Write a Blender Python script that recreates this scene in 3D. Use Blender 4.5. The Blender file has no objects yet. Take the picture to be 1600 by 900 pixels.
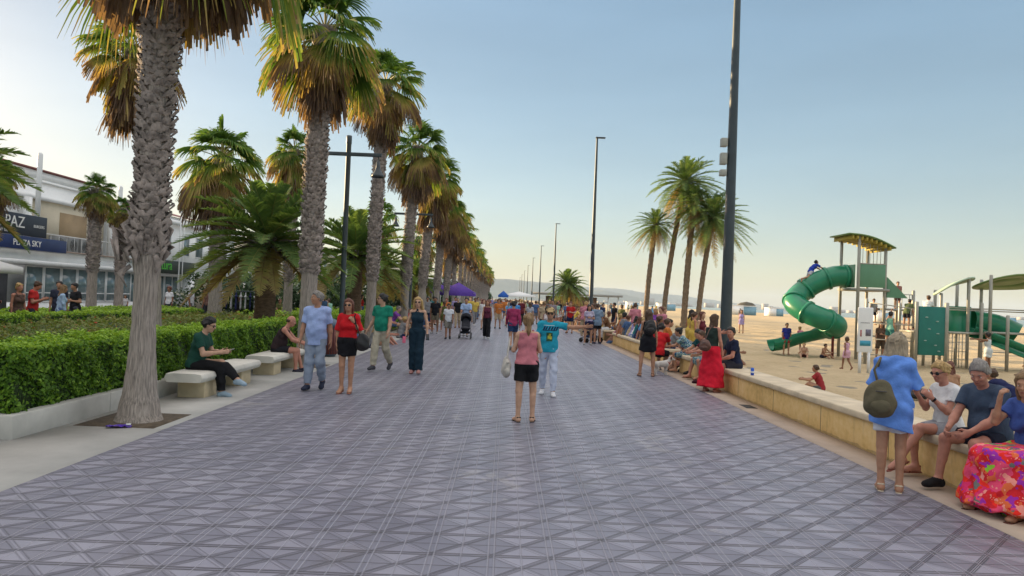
import bpy, math, random
import numpy as np
from mathutils import Vector, Matrix
R = math.radians
rnd = random.Random(7)
sc = bpy.context.scene
COL = sc.collection

# ---------------------------------------------------------------- camera
cam_d = bpy.data.cameras.new('camera'); cam = bpy.data.objects.new('camera', cam_d); COL.objects.link(cam)
cam_d.sensor_width = 36.0; cam_d.lens = 36.0 * 1120 / 1600
cam_d.clip_start = 0.1; cam_d.clip_end = 40000
cam.matrix_world = (Matrix.Translation((0, 0, 1.8)) @ Matrix.Rotation(-0.0083, 4, 'Z')
                    @ Matrix.Rotation(math.pi / 2 + 0.01552, 4, 'X') @ Matrix.Rotation(R(2.3), 4, 'Z'))
sc.camera = cam
# ---------------------------------------------------------------- light
SUN_AZ, SUN_EL = 55.0, 8.0          # degrees left of the promenade direction (+Y), above the horizon
w = bpy.data.worlds.new('World'); sc.world = w; w.use_nodes = True
nt = w.node_tree; nt.nodes.clear()
sky = nt.nodes.new('ShaderNodeTexSky'); sky.sky_type = 'NISHITA'; sky.sun_disc = False
sky.sun_elevation = R(SUN_EL); sky.sun_rotation = R(-SUN_AZ)
sky.air_density = 1.0; sky.dust_density = 0.6; sky.ozone_density = 1.8; sky.altitude = 0
bg = nt.nodes.new('ShaderNodeBackground'); bg.inputs['Strength'].default_value = 0.15
wo = nt.nodes.new('ShaderNodeOutputWorld')
hs = nt.nodes.new('ShaderNodeHueSaturation'); hs.inputs['Saturation'].default_value = 1.5
gm = nt.nodes.new('ShaderNodeGamma'); gm.inputs['Gamma'].default_value = .5
# unseen upper sky made paler and brighter as added fill for the shaded ground
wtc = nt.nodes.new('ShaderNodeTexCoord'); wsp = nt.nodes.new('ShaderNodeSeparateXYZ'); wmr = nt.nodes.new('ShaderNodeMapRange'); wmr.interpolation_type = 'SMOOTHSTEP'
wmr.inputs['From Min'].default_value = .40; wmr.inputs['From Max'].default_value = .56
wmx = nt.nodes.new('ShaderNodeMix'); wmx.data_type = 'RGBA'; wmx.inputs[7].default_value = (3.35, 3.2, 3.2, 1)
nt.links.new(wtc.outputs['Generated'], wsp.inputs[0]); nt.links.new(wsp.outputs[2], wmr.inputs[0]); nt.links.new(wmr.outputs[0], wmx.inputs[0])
nt.links.new(sky.outputs[0], gm.inputs[0]); nt.links.new(gm.outputs[0], hs.inputs['Color']); wt = nt.nodes.new('ShaderNodeMix'); wt.data_type = 'RGBA'; wt.blend_type = 'MULTIPLY'; wt.inputs[0].default_value = 1; wt.inputs[7].default_value = (1.0, .965, .975, 1)
# faint uneven haze
wmp = nt.nodes.new('ShaderNodeMapping'); wmp.inputs['Scale'].default_value = (1, 1, 5); wno = nt.nodes.new('ShaderNodeTexNoise'); wno.inputs['Scale'].default_value = 2.2; wno.inputs['Detail'].default_value = 4
wm2 = nt.nodes.new('ShaderNodeMapRange'); wm2.inputs['From Min'].default_value = .35; wm2.inputs['From Max'].default_value = .65; wm2.inputs['To Min'].default_value = .96; wm2.inputs['To Max'].default_value = 1.05
wsc = nt.nodes.new('ShaderNodeVectorMath'); wsc.operation = 'SCALE'
nt.links.new(wtc.outputs['Generated'], wmp.inputs[0]); nt.links.new(wmp.outputs[0], wno.inputs['Vector']); nt.links.new(wno.outputs[0], wm2.inputs[0])
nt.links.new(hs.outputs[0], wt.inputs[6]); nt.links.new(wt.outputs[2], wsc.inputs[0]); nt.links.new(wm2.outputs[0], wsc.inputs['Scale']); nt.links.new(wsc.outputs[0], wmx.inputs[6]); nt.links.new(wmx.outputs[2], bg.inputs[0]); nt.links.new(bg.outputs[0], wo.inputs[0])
sun_d = bpy.data.lights.new('sun', 'SUN'); sun = bpy.data.objects.new('sun', sun_d); COL.objects.link(sun)
sun_d.energy = 5.0; sun_d.angle = R(0.6); sun_d.color = (1.0, 0.72, 0.40)
sd = Vector((-math.sin(R(SUN_AZ)) * math.cos(R(SUN_EL)), math.cos(R(SUN_AZ)) * math.cos(R(SUN_EL)), math.sin(R(SUN_EL))))
sun.rotation_euler = sd.to_track_quat('Z', 'Y').to_euler()
sc.view_settings.view_transform = 'Standard'; sc.view_settings.look = 'None'
sc.view_settings.gamma = 1; sc.view_settings.use_curve_mapping = False
sc.view_settings.exposure = 1.42
sc.cycles.max_bounces = 6; sc.cycles.volume_bounces = 0; sc.cycles.transparent_max_bounces = 6

# ---------------------------------------------------------------- helpers
def tag(o, label=None, cat=None, group=None, kind=None):
    if label: o['label'] = label
    if cat: o['category'] = cat
    if group: o['group'] = group
    if kind: o['kind'] = kind
    return o
def empty(name, loc=(0, 0, 0), rz=0, label=None, cat=None, group=None, kind=None):
    o = bpy.data.objects.new(name, None); COL.objects.link(o); o.location = loc; o.rotation_euler = (0, 0, rz)
    o.empty_display_size = .1
    return tag(o, label, cat, group, kind)
def link(name, me, parent=None, loc=(0, 0, 0), rz=0):
    o = bpy.data.objects.new(name, me); COL.objects.link(o); o.location = loc; o.rotation_euler = (0, 0, rz)
    if parent: o.parent = parent
    return o
def copy_tree(o, parent=None):
    c = o.copy(); COL.objects.link(c)
    if parent: c.parent = parent
    for ch in list(o.children): copy_tree(ch, c)
    return c
def nrm(a):
    a = np.asarray(a, float); return a / (np.linalg.norm(a) + 1e-9)

class MB:
    """collects polygons as numpy arrays and links them as one mesh object"""
    def __init__(s): s.v = []; s.f = []; s.n = 0; s.t = []
    def add(s, V, F, mi=0, tone=None):
        V = np.asarray(V, np.float32).reshape(-1, 3); F = np.asarray(F, np.int32)
        s.v.append(V); s.f.append((F + s.n, mi)); s.n += len(V)
        s.t.append(np.full(len(V), 0 if tone is None else tone, np.float32) if np.isscalar(tone) or tone is None else np.asarray(tone, np.float32))
    def box(s, x0, x1, y0, y1, z0, z1, mi=0, rz=0, c=None):
        V = np.array([(x, y, z) for z in (z0, z1) for y in (y0, y1) for x in (x0, x1)], float)
        if rz:
            cc = np.array(c if c is not None else ((x0 + x1) / 2, (y0 + y1) / 2)); co, si = math.cos(rz), math.sin(rz)
            d = V[:, :2] - cc; V[:, 0] = cc[0] + d[:, 0] * co - d[:, 1] * si; V[:, 1] = cc[1] + d[:, 0] * si + d[:, 1] * co
        s.add(V, [(0, 2, 3, 1), (4, 5, 7, 6), (0, 1, 5, 4), (2, 6, 7, 3), (0, 4, 6, 2), (1, 3, 7, 5)], mi); return s
    def bar(s, a, b, wx, wy, mi=0, up=(0, 0, 1)):
        a = np.array(a, float); b = np.array(b, float); d = nrm(b - a); u = np.array(up, float)
        if abs(d @ u) > .95: u = np.array((0, 1, 0.))
        x = nrm(np.cross(d, u)); y = np.cross(x, d)
        V = [p + x * sx * wx / 2 + y * sy * wy / 2 for p in (a, b) for sx, sy in ((-1, -1), (1, -1), (1, 1), (-1, 1))]
        s.add(V, [(0, 1, 2, 3), (7, 6, 5, 4), (0, 4, 5, 1), (1, 5, 6, 2), (2, 6, 7, 3), (3, 7, 4, 0)], mi); return s
    def tube(s, pts, rad, n=12, mi=0, cap=True, sq=1.0, tone=None, wob=None):
        P = np.array(pts, float); m = len(P); rad = np.full(m, rad, float) if np.isscalar(rad) else np.array(rad, float)
        T = np.gradient(P, axis=0); T /= np.linalg.norm(T, axis=1)[:, None] + 1e-9
        u = np.array((1., 0, 0)) if abs(T[0][0]) < .9 else np.array((0, 1., 0)); V = []
        a = np.arange(n) * 2 * math.pi / n
        for i in range(m):
            u = nrm(u - T[i] * (u @ T[i])); v = np.cross(T[i], u)
            r = rad[i] * (1 if wob is None else wob(i, a))
            V.append(P[i] + np.outer(np.cos(a) * r, u) + np.outer(np.sin(a) * r * sq, v))
        V = np.concatenate(V); F = []
        for i in range(m - 1):
            for j in range(n): F.append((i * n + j, i * n + (j + 1) % n, (i + 1) * n + (j + 1) % n, (i + 1) * n + j))
        s.add(V, F, mi, tone)
        if cap:
            V2 = [P[0], P[-1]]; k = len(V)
            s.add(np.concatenate([V[:n], [P[0]]]), [((j + 1) % n, j, n) for j in range(n)], mi, 0 if tone is None else (tone if np.isscalar(tone) else 0))
            s.add(np.concatenate([V[-n:], [P[-1]]]), [(j, (j + 1) % n, n) for j in range(n)], mi, 0 if tone is None else (tone if np.isscalar(tone) else 0))
        return s
    def lathe(s, prof, c=(0, 0, 0), n=20, mi=0):
        a = np.arange(n) * 2 * math.pi / n; V = []
        for r, z in prof: V.append(np.stack([c[0] + r * np.cos(a), c[1] + r * np.sin(a), np.full(n, c[2] + z)], 1))
        V = np.concatenate(V); F = []
        for i in range(len(prof) - 1):
            for j in range(n): F.append((i * n + j, i * n + (j + 1) % n, (i + 1) * n + (j + 1) % n, (i + 1) * n + j))
        s.add(V, F, mi); return s
    def ell(s, c, r, n=14, m=9, mi=0, Rm=None):
        V = []; F = []
        for i in range(m + 1):
            t = math.pi * i / m
            for j in range(n):
                p = 2 * math.pi * j / n; q = np.array((math.sin(t) * math.cos(p) * r[0], math.sin(t) * math.sin(p) * r[1], -math.cos(t) * r[2]))
                V.append(np.array(c) + (Rm @ q if Rm is not None else q))
        for i in range(m):
            for j in range(n): F.append((i * n + j, i * n + (j + 1) % n, (i + 1) * n + (j + 1) % n, (i + 1) * n + j))
        s.add(V, F, mi); return s
    def mesh(s, name, mats, smooth=False):
        V = np.concatenate(s.v); me = bpy.data.meshes.new(name)
        me.vertices.add(len(V)); me.vertices.foreach_set('co', V.ravel())
        nl = sum(F.size for F, _ in s.f); nf = sum(len(F) for F, _ in s.f)
        me.loops.add(nl); me.polygons.add(nf)
        me.loops.foreach_set('vertex_index', np.concatenate([F.ravel() for F, _ in s.f]))
        tot = np.concatenate([np.full(len(F), F.shape[1], np.int32) for F, _ in s.f])
        me.polygons.foreach_set('loop_start', np.concatenate([[0], np.cumsum(tot)[:-1]]).astype(np.int32))
        me.polygons.foreach_set('loop_total', tot)
        me.polygons.foreach_set('material_index', np.concatenate([np.full(len(F), mi, np.int32) for F, mi in s.f]))
        if smooth: me.polygons.foreach_set('use_smooth', np.ones(nf, bool))
        t = np.concatenate(s.t)
        if t.any():
            at = me.attributes.new('tone', 'FLOAT', 'POINT'); at.data.foreach_set('value', t)
        me.update(calc_edges=True); me.validate()
        for m in (mats if isinstance(mats, (list, tuple)) else [mats]): me.materials.append(m)
        return me
    def obj(s, name, mats, parent=None, loc=(0, 0, 0), rz=0, smooth=False, bevel=0, label=None, cat=None, group=None, kind=None):
        o = link(name, s.mesh(name, mats, smooth), parent, loc, rz)
        if bevel:
            b = o.modifiers.new('bevel', 'BEVEL'); b.width = bevel; b.segments = 2; b.limit_method = 'ANGLE'
        return tag(o, label, cat, group, kind)

# ---------------------------------------------------------------- materials
class G:
    def __init__(s, name):
        s.m = bpy.data.materials.new(name); s.m.use_nodes = True; s.t = s.m.node_tree; s.b = s.t.nodes['Principled BSDF']
        s.out = s.t.nodes['Material Output']
        tc = s.t.nodes.new('ShaderNodeTexCoord'); s.co = tc.outputs['Object']; s.gen = tc.outputs['Generated']
    def n(s, typ, **k):
        nd = s.t.nodes.new(typ)
        for a, b in k.items(): setattr(nd, a, b)
        return nd
    def put(s, inp, v):
        if isinstance(v, bpy.types.NodeSocket): s.t.links.new(v, inp)
        else: inp.default_value = v
    def M(s, op, a, b=0.0, c=None):
        nd = s.n('ShaderNodeMath', operation=op); s.put(nd.inputs[0], a); s.put(nd.inputs[1], b)
        if c is not None: s.put(nd.inputs[2], c)
        return nd.outputs[0]
    def noise(s, scale, detail=3, rough=.6, co=None, dist=0):
        nd = s.n('ShaderNodeTexNoise'); s.put(nd.inputs['Vector'], co or s.co); nd.inputs['Scale'].default_value = scale
        nd.inputs['Detail'].default_value = detail; nd.inputs['Roughness'].default_value = rough; nd.inputs['Distortion'].default_value = dist
        return nd.outputs['Fac']
    def scaled(s, v):
        nd = s.n('ShaderNodeMapping'); s.put(nd.inputs[0], s.co); nd.inputs['Scale'].default_value = v; return nd.outputs[0]
    def ramp(s, f, stops):
        nd = s.n('ShaderNodeValToRGB'); s.put(nd.inputs[0], f); el = nd.color_ramp.elements
        while len(el) < len(stops): el.new(.5)
        for e, (p, c) in zip(el, stops): e.position = p; e.color = (*c, 1)
        return nd.outputs[0]
    def mix(s, f, a, b, bt='MIX'):
        nd = s.n('ShaderNodeMix', data_type='RGBA', blend_type=bt); s.put(nd.inputs[0], f)
        s.put(nd.inputs[6], (*a, 1) if isinstance(a, tuple) else a); s.put(nd.inputs[7], (*b, 1) if isinstance(b, tuple) else b)
        return nd.outputs[2]
    def bump(s, h, st=.3, d=.01):
        nd = s.n('ShaderNodeBump'); s.put(nd.inputs['Height'], h); nd.inputs['Strength'].default_value = st; nd.inputs['Distance'].default_value = d
        s.put(s.b.inputs['Normal'], nd.outputs[0]); return nd
    def set(s, col=None, rough=None, metal=None):
        if col is not None: s.put(s.b.inputs['Base Color'], (*col, 1) if isinstance(col, tuple) else col)
        if rough is not None: s.put(s.b.inputs['Roughness'], rough)
        if metal is not None: s.b.inputs['Metallic'].default_value = metal
        return s.m
def pm(name, col, var=.25, scale=6, rough=.7, bump=.15, bs=60, bd=.004, metal=0, detail=4, stretch=None, spec=None):
    g = G(name); co = g.scaled(stretch) if stretch else None
    f = g.noise(scale, detail, co=co)
    a = tuple(c * (1 - var) for c in col); b = tuple(min(1, c * (1 + var)) for c in col)
    m = g.set(g.ramp(f, [(.3, a), (.7, b)]), rough, metal)
    if bump: g.bump(g.noise(bs, 4, co=co), bump, bd)
    if spec is not None: g.b.inputs['Specular IOR Level'].default_value = spec
    return m
_cl = {}
def cloth(col, key=None, stripe=None, floral=None):
    k = (tuple(round(c, 3) for c in col), key)
    if k in _cl: return _cl[k]
    g = G('cloth'); f = g.noise(9, 3)
    c = g.ramp(f, [(.3, tuple(x * .85 for x in col)), (.7, tuple(min(1, x * 1.12) for x in col))])
    if key == 'floral':
        nz = g.n('ShaderNodeTexNoise'); g.put(nz.inputs['Vector'], g.co); nz.inputs['Scale'].default_value = 9
        va = g.n('ShaderNodeVectorMath', operation='MULTIPLY_ADD'); g.put(va.inputs[0], nz.outputs['Color']); va.inputs[1].default_value = (.28,) * 3; g.put(va.inputs[2], g.co)
        vo = g.n('ShaderNodeTexVoronoi'); g.put(vo.inputs['Vector'], va.outputs[0]); vo.inputs['Scale'].default_value = 13
        se = g.n('ShaderNodeSeparateColor'); g.put(se.inputs[0], vo.outputs['Color'])
        c = g.ramp(se.outputs[0], [(0, (.62, .02, .03)), (.2, (.75, .07, .16)), (.36, (.80, .03, .02)), (.5, (.32, .03, .36)), (.6, (.72, .14, .05)), (.7, (.16, .16, .15)), (.78, (.85, .30, .25)), (.86, (.25, .52, .04)), (.91, (.66, .03, .14))])
        c.node.color_ramp.interpolation = 'CONSTANT'; c = g.mix(g.M('MULTIPLY', g.M('LESS_THAN', vo.outputs['Distance'], .16), .7), c, (.82, .38, .30))
    if key == 'tropic':
        vo = g.n('ShaderNodeTexVoronoi'); g.put(vo.inputs['Vector'], g.co); vo.inputs['Scale'].default_value = 11
        c = g.ramp(g.noise(10, 2, co=g.co, dist=2), [(.36, (.02, .05, .12)), (.42, (.03, .16, .28)), (.5, (.55, .62, .6)), (.56, (.05, .2, .1)), (.64, (.04, .1, .2))])
        c.node.color_ramp.interpolation = 'CONSTANT'
    if key == 'plaid':
        w1 = g.n('ShaderNodeTexWave'); w1.inputs['Scale'].default_value = 7; g.put(w1.inputs[0], g.co)
        w2 = g.n('ShaderNodeTexWave', bands_direction='Z'); w2.inputs['Scale'].default_value = 7; g.put(w2.inputs[0], g.co)
        c = g.mix(g.M('MULTIPLY', g.M('ADD', w1.outputs[1], w2.outputs[1]), .3), c, (.5, .6, .7))
    if key == 'stripe':
        w2 = g.n('ShaderNodeTexWave', bands_direction='Z'); w2.inputs['Scale'].default_value = 6; g.put(w2.inputs[0], g.co)
        c = g.mix(g.M('GREATER_THAN', w2.outputs[1], .55), c, (.7, .7, .7))
    g.set(c, .85)
    g.b.inputs['Specular IOR Level'].default_value = .2
    g.bump(g.M('ADD', g.noise(14, 3, dist=1.2), g.M('MULTIPLY', g.noise(400, 2), .05)), .45, .02)
    g.m.name = 'cloth'; _cl[k] = g.m
    return g.m
_sk = {}
def skin(col):
    if col in _sk: return _sk[col]
    g = G('skin'); f = g.noise(14, 3); c = g.ramp(f, [(.3, tuple(x * .88 for x in col)), (.7, tuple(x * 1.1 for x in col))])
    g.set(c, .55); g.b.inputs['Specular IOR Level'].default_value = .35; g.bump(g.noise(180, 3), .1, .002); _sk[col] = g.m; return g.m
_hr = {}
def hairm(col):
    if col in _hr: return _hr[col]
    g = G('hair'); co = g.scaled((1, 1, .12)); f = g.noise(60, 4, co=co)
    g.set(g.ramp(f, [(.3, tuple(x * .6 for x in col)), (.7, tuple(x * 1.3 for x in col))]), .6)
    g.bump(g.M('ADD', g.noise(90, 3, co=co), g.M('MULTIPLY', g.noise(30, 2), .6)), .55, .014); _hr[col] = g.m; return g.m

def leafmat(name, stops, transl=.35, rough=.55):
    g = G(name); at = g.n('ShaderNodeAttribute', attribute_name='tone')
    f = g.M('ADD', at.outputs['Fac'], g.M('MULTIPLY', g.M('SUBTRACT', g.noise(6, 2), .5), .25))
    c = g.ramp(f, stops); g.set(c, rough); g.b.inputs['Specular IOR Level'].default_value = .3
    tr = g.n('ShaderNodeBsdfTranslucent'); g.put(tr.inputs[0], g.mix(1.0, c, (1.3, 1.2, .6), 'MULTIPLY'))
    mx = g.n('ShaderNodeMixShader'); mx.inputs[0].default_value = transl
    g.t.links.new(g.b.outputs[0], mx.inputs[1]); g.t.links.new(tr.outputs[0], mx.inputs[2]); g.t.links.new(mx.outputs[0], g.out.inputs[0])
    return g.m

def text_obj(name, s, size, mat, parent, loc, rot, depth=.01, align='LEFT'):
    cu = bpy.data.curves.new(name, 'FONT'); cu.body = s; cu.size = size; cu.extrude = depth; cu.align_x = align
    tmp = bpy.data.objects.new('tmp', cu); COL.objects.link(tmp)
    me = bpy.data.meshes.new_from_object(tmp.evaluated_get(bpy.context.evaluated_depsgraph_get())); bpy.data.objects.remove(tmp)
    me.materials.clear(); me.materials.append(mat)
    o = link(name, me, parent, loc); o.rotation_euler = rot; return o
# ================================================================ SETTING
CONC = pm('pale_concrete', (.40, .39, .36), .16, 1.2, .8, .15, 80)
def tiles_mat():
    g = G('embossed_paving'); sp = g.n('ShaderNodeSeparateXYZ'); g.put(sp.inputs[0], g.co)
    u = g.M('DIVIDE', g.M('ADD', sp.outputs[0], .03), .42); v = g.M('DIVIDE', sp.outputs[1], .42)
    def di(a): return g.M('SUBTRACT', .5, g.M('ABSOLUTE', g.M('SUBTRACT', g.M('FRACT', a), .5)))
    def ln(d, c, w): # soft line at distance c
        return g.M('MAXIMUM', g.M('SUBTRACT', 1.0, g.M('DIVIDE', g.M('ABSOLUTE', g.M('SUBTRACT', d, c)), w)), 0.0)
    du, dv = di(u), di(v); dsum, ddif = di(g.M('ADD', u, v)), di(g.M('SUBTRACT', u, v))
    uu = g.M('MAXIMUM', ln(du, .05, .024), ln(du, .5, .02))
    vv = g.M('MAXIMUM', ln(dv, .04, .044), g.M('MULTIPLY', ln(dv, .5, .024), .8))
    d1 = g.M('MAXIMUM', g.M('MULTIPLY', ln(ddif, .07, .026), .85), ln(ddif, .025, .014)); d2 = ln(dsum, .065, .026)
    dark = g.M('MAXIMUM', g.M('MAXIMUM', vv, d1), g.M('MULTIPLY', d2, .45))
    vf = g.noise(.55, 5); tile = g.n('ShaderNodeTexWhiteNoise'); fl = g.n('ShaderNodeVectorMath', operation='FLOOR')
    mp = g.scaled((1 / .42, 1 / .42, 1)); g.put(fl.inputs[0], mp); g.put(tile.inputs[0], fl.outputs[0])
    base = g.ramp(g.M('ADD', g.M('MULTIPLY', vf, .8), g.M('MULTIPLY', tile.outputs[0], .2)), [(.3, (.18, .178, .235)), (.7, (.305, .298, .36))])
    base = g.mix(g.M('MULTIPLY', g.noise(7, 5), .25), base, (.15, .14, .15))
    fu = g.M('ABSOLUTE', g.M('SUBTRACT', g.M('FRACT', u), .5)); fv = g.M('ABSOLUTE', g.M('SUBTRACT', g.M('FRACT', v), .5))
    facet = g.M('GREATER_THAN', fu, fv); facet_shade = g.M('ADD', .25, g.M('MULTIPLY', g.noise(.9, 4), .9))
    base = g.mix(g.M('MULTIPLY', facet, g.M('MULTIPLY', facet_shade, .62)), base, (.08, .078, .105))  # side triangles darkened in the colour, as shade on tilted tile facets
    c = g.mix(g.M('MULTIPLY', dark, .92), base, (.03, .028, .036)); c = g.mix(g.M('MULTIPLY', uu, .5), c, (.46, .45, .52))  # groove light and shade put into the colour: crosswise dark, lengthwise bright
    # gum spots and stains
    vo = g.n('ShaderNodeTexVoronoi'); g.put(vo.inputs['Vector'], g.co); vo.inputs['Scale'].default_value = 1.7
    spot = g.M('LESS_THAN', vo.outputs['Distance'], .04); c = g.mix(g.M('MULTIPLY', spot, .65), c, (.06, .06, .065))
    st_ = g.noise(.8, 6, .7, dist=.8); c = g.mix(g.M('MULTIPLY', g.M('GREATER_THAN', st_, .60), .22), c, (.10, .09, .09)); c = g.mix(g.M('MULTIPLY', g.M('LESS_THAN', st_, .36), .2), c, (.45, .42, .38))
    g.set(c, g.M('ADD', .27, g.M('MULTIPLY', g.noise(3, 4), .25)))
    g.bump(g.M('SUBTRACT', g.M('MULTIPLY', g.noise(90, 3), .12), g.M('ADD', dark, uu)), .8, .008)
    return g.m
PAVE = tiles_mat()
def sheet(name, x0, x1, y0, y1, z, mat, nx=1, ny=1, hf=None, parent=None, **k):
    xs = np.linspace(x0, x1, nx + 1); ys = np.linspace(y0, y1, ny + 1); X, Y = np.meshgrid(xs, ys)
    Z = np.full_like(X, z) + (hf(X, Y) if hf else 0)
    V = np.stack([X, Y, Z], -1).reshape(-1, 3); F = []
    i = np.arange(ny)[:, None] * (nx + 1) + np.arange(nx)[None]; i = i.ravel()
    F = np.stack([i, i + 1, i + nx + 2, i + nx + 1], 1)
    b = MB(); b.add(V, F); return b.obj(name, mat, parent, smooth=bool(hf), **k)
SOIL = pm('soil', (.10, .075, .05), .4, 9, .95, .6, 40, .02)
EARTH = pm('far_ground', (.24, .21, .15), .25, .02, .95, .1, 3)
sheet('ground', -9000, 128, -60, 9000, -.06, EARTH, kind='structure')
def terr(): 
    g = G('terrace_paving'); br = g.n('ShaderNodeTexBrick'); g.put(br.inputs[0], g.co); br.inputs['Scale'].default_value = 1.6
    br.inputs[1].default_value = (.27, .26, .25, 1); br.inputs[2].default_value = (.33, .32, .30, 1); br.inputs[3].default_value = (.12, .12, .12, 1); br.inputs['Mortar Size'].default_value = .01
    return g.set(g.mix(g.M('MULTIPLY', g.noise(1.5, 4), .4), br.outputs[0], (.2, .2, .2)), .8)
sheet('terrace_pavement', -60, -15.4, -20, 260, 0, terr(), kind='structure')
sheet('promenade', -4.2, 4.28, -8, 420, 0, PAVE, kind='structure')
b = MB(); 
for y0, y1 in ((-8, 4), (4, 9.02), (9.02, 14), (14, 60), (60, 420)): b.box(-5.45, -4.2, y0, y1, -.1, .004)
b.box(-15.4, -5.45, -20, 8.08, -.1, .004)
b.obj('walkway', CONC, kind='structure')
STON = pm('kerb_stone', (.46, .36, .28), .15, 1.6, .75, .15, 60)
MB().box(4.28, 4.78, -8, 420, -.2, .006).obj('kerb_strip', STON, kind='structure')

def sandmat():
    g = G('beach_sand'); n = g.noise(.35, 6); n2 = g.noise(4, 5)
    c = g.ramp(g.M('ADD', g.M('MULTIPLY', n, .6), g.M('MULTIPLY', n2, .4)), [(.3, (.46, .355, .205)), (.7, (.68, .54, .34))])
    g.set(c, .95); g.b.inputs['Specular IOR Level'].default_value = .1
    g.bump(g.M('ADD', g.noise(2.5, 6, dist=.5), g.M('MULTIPLY', g.noise(30, 4), .25)), 1.0, .2); return g.m
SAND = sandmat()
def fn(x, y): return (np.sin(x * 2.3 + 1.3 * np.sin(y * 1.1)) * np.sin(y * 1.7 + np.sin(x * 1.9)) * .034 + np.sin(x * 5.1 + y * 1.3) * np.sin(y * 4.3 - x * .7) * .012)
sheet('beach', 4.78, 34, 2, 75, -.03, SAND, 146, 365, fn, kind='structure')
sheet('beach', 4.78, 128, 75, 1800, -.03, SAND, kind='structure')
sheet('beach', 34, 128, -40, 75, -.03, SAND, 60, 60, lambda x, y: .03 * np.sin(x * .3) * np.sin(y * .4), kind='structure')
g = G('sea_water'); g.set((.02, .09, .13), .15); g.bump(g.noise(.6, 4, co=g.scaled((1, .3, 1))), .5, .3)
sheet('sea', 128, 20000, -3000, 16000, -.09, g.m, kind='structure')
sheet('sea', -9000, 128, 9000, 16000, -.09, g.m, kind='structure')

# hills at their real distance, faded by the haze
HILL = pm('scrubby_hillside', (.10, .115, .08), .3, .004, .95, 0)
def hills(y, pts, seed, depth=900):
    rr = np.random.RandomState(seed); xs = np.linspace(pts[0][0], pts[-1][0], 160)
    h = np.interp(xs, [p[0] for p in pts], [p[1] for p in pts])
    h = h + np.convolve(rr.randn(160 + 8), np.ones(9) / 9, 'valid') * 12 * (h > 5)
    rows = []
    for t, s_ in ((0, 0), (.25, .45), (.5, .85), (.65, 1), (1, .5)):
        rows.append(np.stack([xs, np.full_like(xs, y + t * depth), np.maximum(h, 0) * s_ * (1 + .08 * rr.randn(160) * (s_ < 1)) - 2], 1))
    V = np.concatenate(rows); i = (np.arange(4)[:, None] * 160 + np.arange(159)[None]).ravel()
    b = MB(); b.add(V, np.stack([i, i + 1, i + 161, i + 160], 1)); b.obj('hills', HILL, smooth=True, kind='structure')
hills(7800, [(-5200, 60), (-3000, 150), (-1200, 210), (0, 235), (500, 215), (800, 160), (1150, 150), (1500, 90), (1900, 30), (2150, 0)], 3)
hills(10500, [(-800, 160), (400, 210), (1200, 240), (1700, 235), (2100, 190), (2700, 165), (3300, 110), (4000, 60), (4700, 0)], 5)

# air
g = G('haze'); g.t.nodes.remove(g.b); pv = g.n('ShaderNodeVolumePrincipled'); pv.inputs['Density'].default_value = 6.5e-5
pv.inputs['Color'].default_value = (.62, .78, 1.0, 1); pv.inputs['Anisotropy'].default_value = 0
g.t.links.new(pv.outputs[0], g.out.inputs['Volume'])
MB().box(-9500, 20500, -3100, 16500, -2.5, 330).obj('haze', g.m, kind='stuff')

# ---------------------------------------------------------------- low stone wall on the right
def wall_mat():
    g = G('yellow_sandstone'); n = g.noise(1.2, 5, .65); n2 = g.noise(11, 5)
    c = g.ramp(g.M('ADD', g.M('MULTIPLY', n, .6), g.M('MULTIPLY', n2, .4)), [(.3, (.46, .29, .09)), (.5, (.68, .46, .18)), (.7, (.76, .56, .29))])
    sp = g.n('ShaderNodeSeparateXYZ'); g.put(sp.inputs[0], g.co)
    j = g.M('LESS_THAN', g.M('FRACT', g.M('DIVIDE', sp.outputs[1], 1.9)), .009)
    dirt = g.M('MULTIPLY', g.M('LESS_THAN', g.M('ADD', sp.outputs[2], g.M('MULTIPLY', g.noise(3, 4), .12)), .1), .45)
    streak = g.noise(5, 4, co=g.scaled((1, 1, .12))); c = g.mix(g.M('MULTIPLY', g.M('GREATER_THAN', streak, .6), .14), c, (.26, .17, .09))
    c = g.mix(dirt, c, (.2, .13, .07)); c = g.mix(j, c, (.12, .08, .04)); g.set(c, .85); g.bump(g.M('SUBTRACT', n2, j), .35, .012); return g.m
WALL = wall_mat(); COPE = pm('coping_stone', (.56, .47, .33), .22, 2.2, .8, .3, 30, .01)
def low_wall(y0, y1, label):
    w = empty('low_wall', (4.78, y0, 0), 0, label, 'wall', 'low stone walls between promenade and beach')
    L = y1 - y0
    MB().box(0, .5, 0, L, -.1, .4).obj('wall_base', WALL, w, bevel=.01)
    b = MB(); y = -.03
    while y < L + .02:
        e = min(y + 1.9, L + .03); b.box(-.045, .56, y, e - .006, .4, .5); y = e
        if L + .03 - y < .05: break
    b.obj('coping', COPE, w, bevel=.022)
low_wall(1.2, 19.4, 'long yellow sandstone wall with pale coping in the right foreground')
low_wall(21.4, 31.5, 'yellow sandstone wall section beyond the gap with seated backs above it')
low_wall(34.2, 48, 'third yellow sandstone wall section beyond the parked blue pushchair')
low_wall(50.5, 64, 'fourth wall section hidden mostly by the seated crowd')
low_wall(66, 120, 'farthest run of the low sandstone wall along the beach')
MB().box(4.42, 4.62, 12.9, 13.35, .0065, .0105).obj('drain_slot', pm('dark_iron', (.03, .03, .03), .2), label='dark drain slot in the pale kerb strip before the wall', cat='drain')

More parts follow.
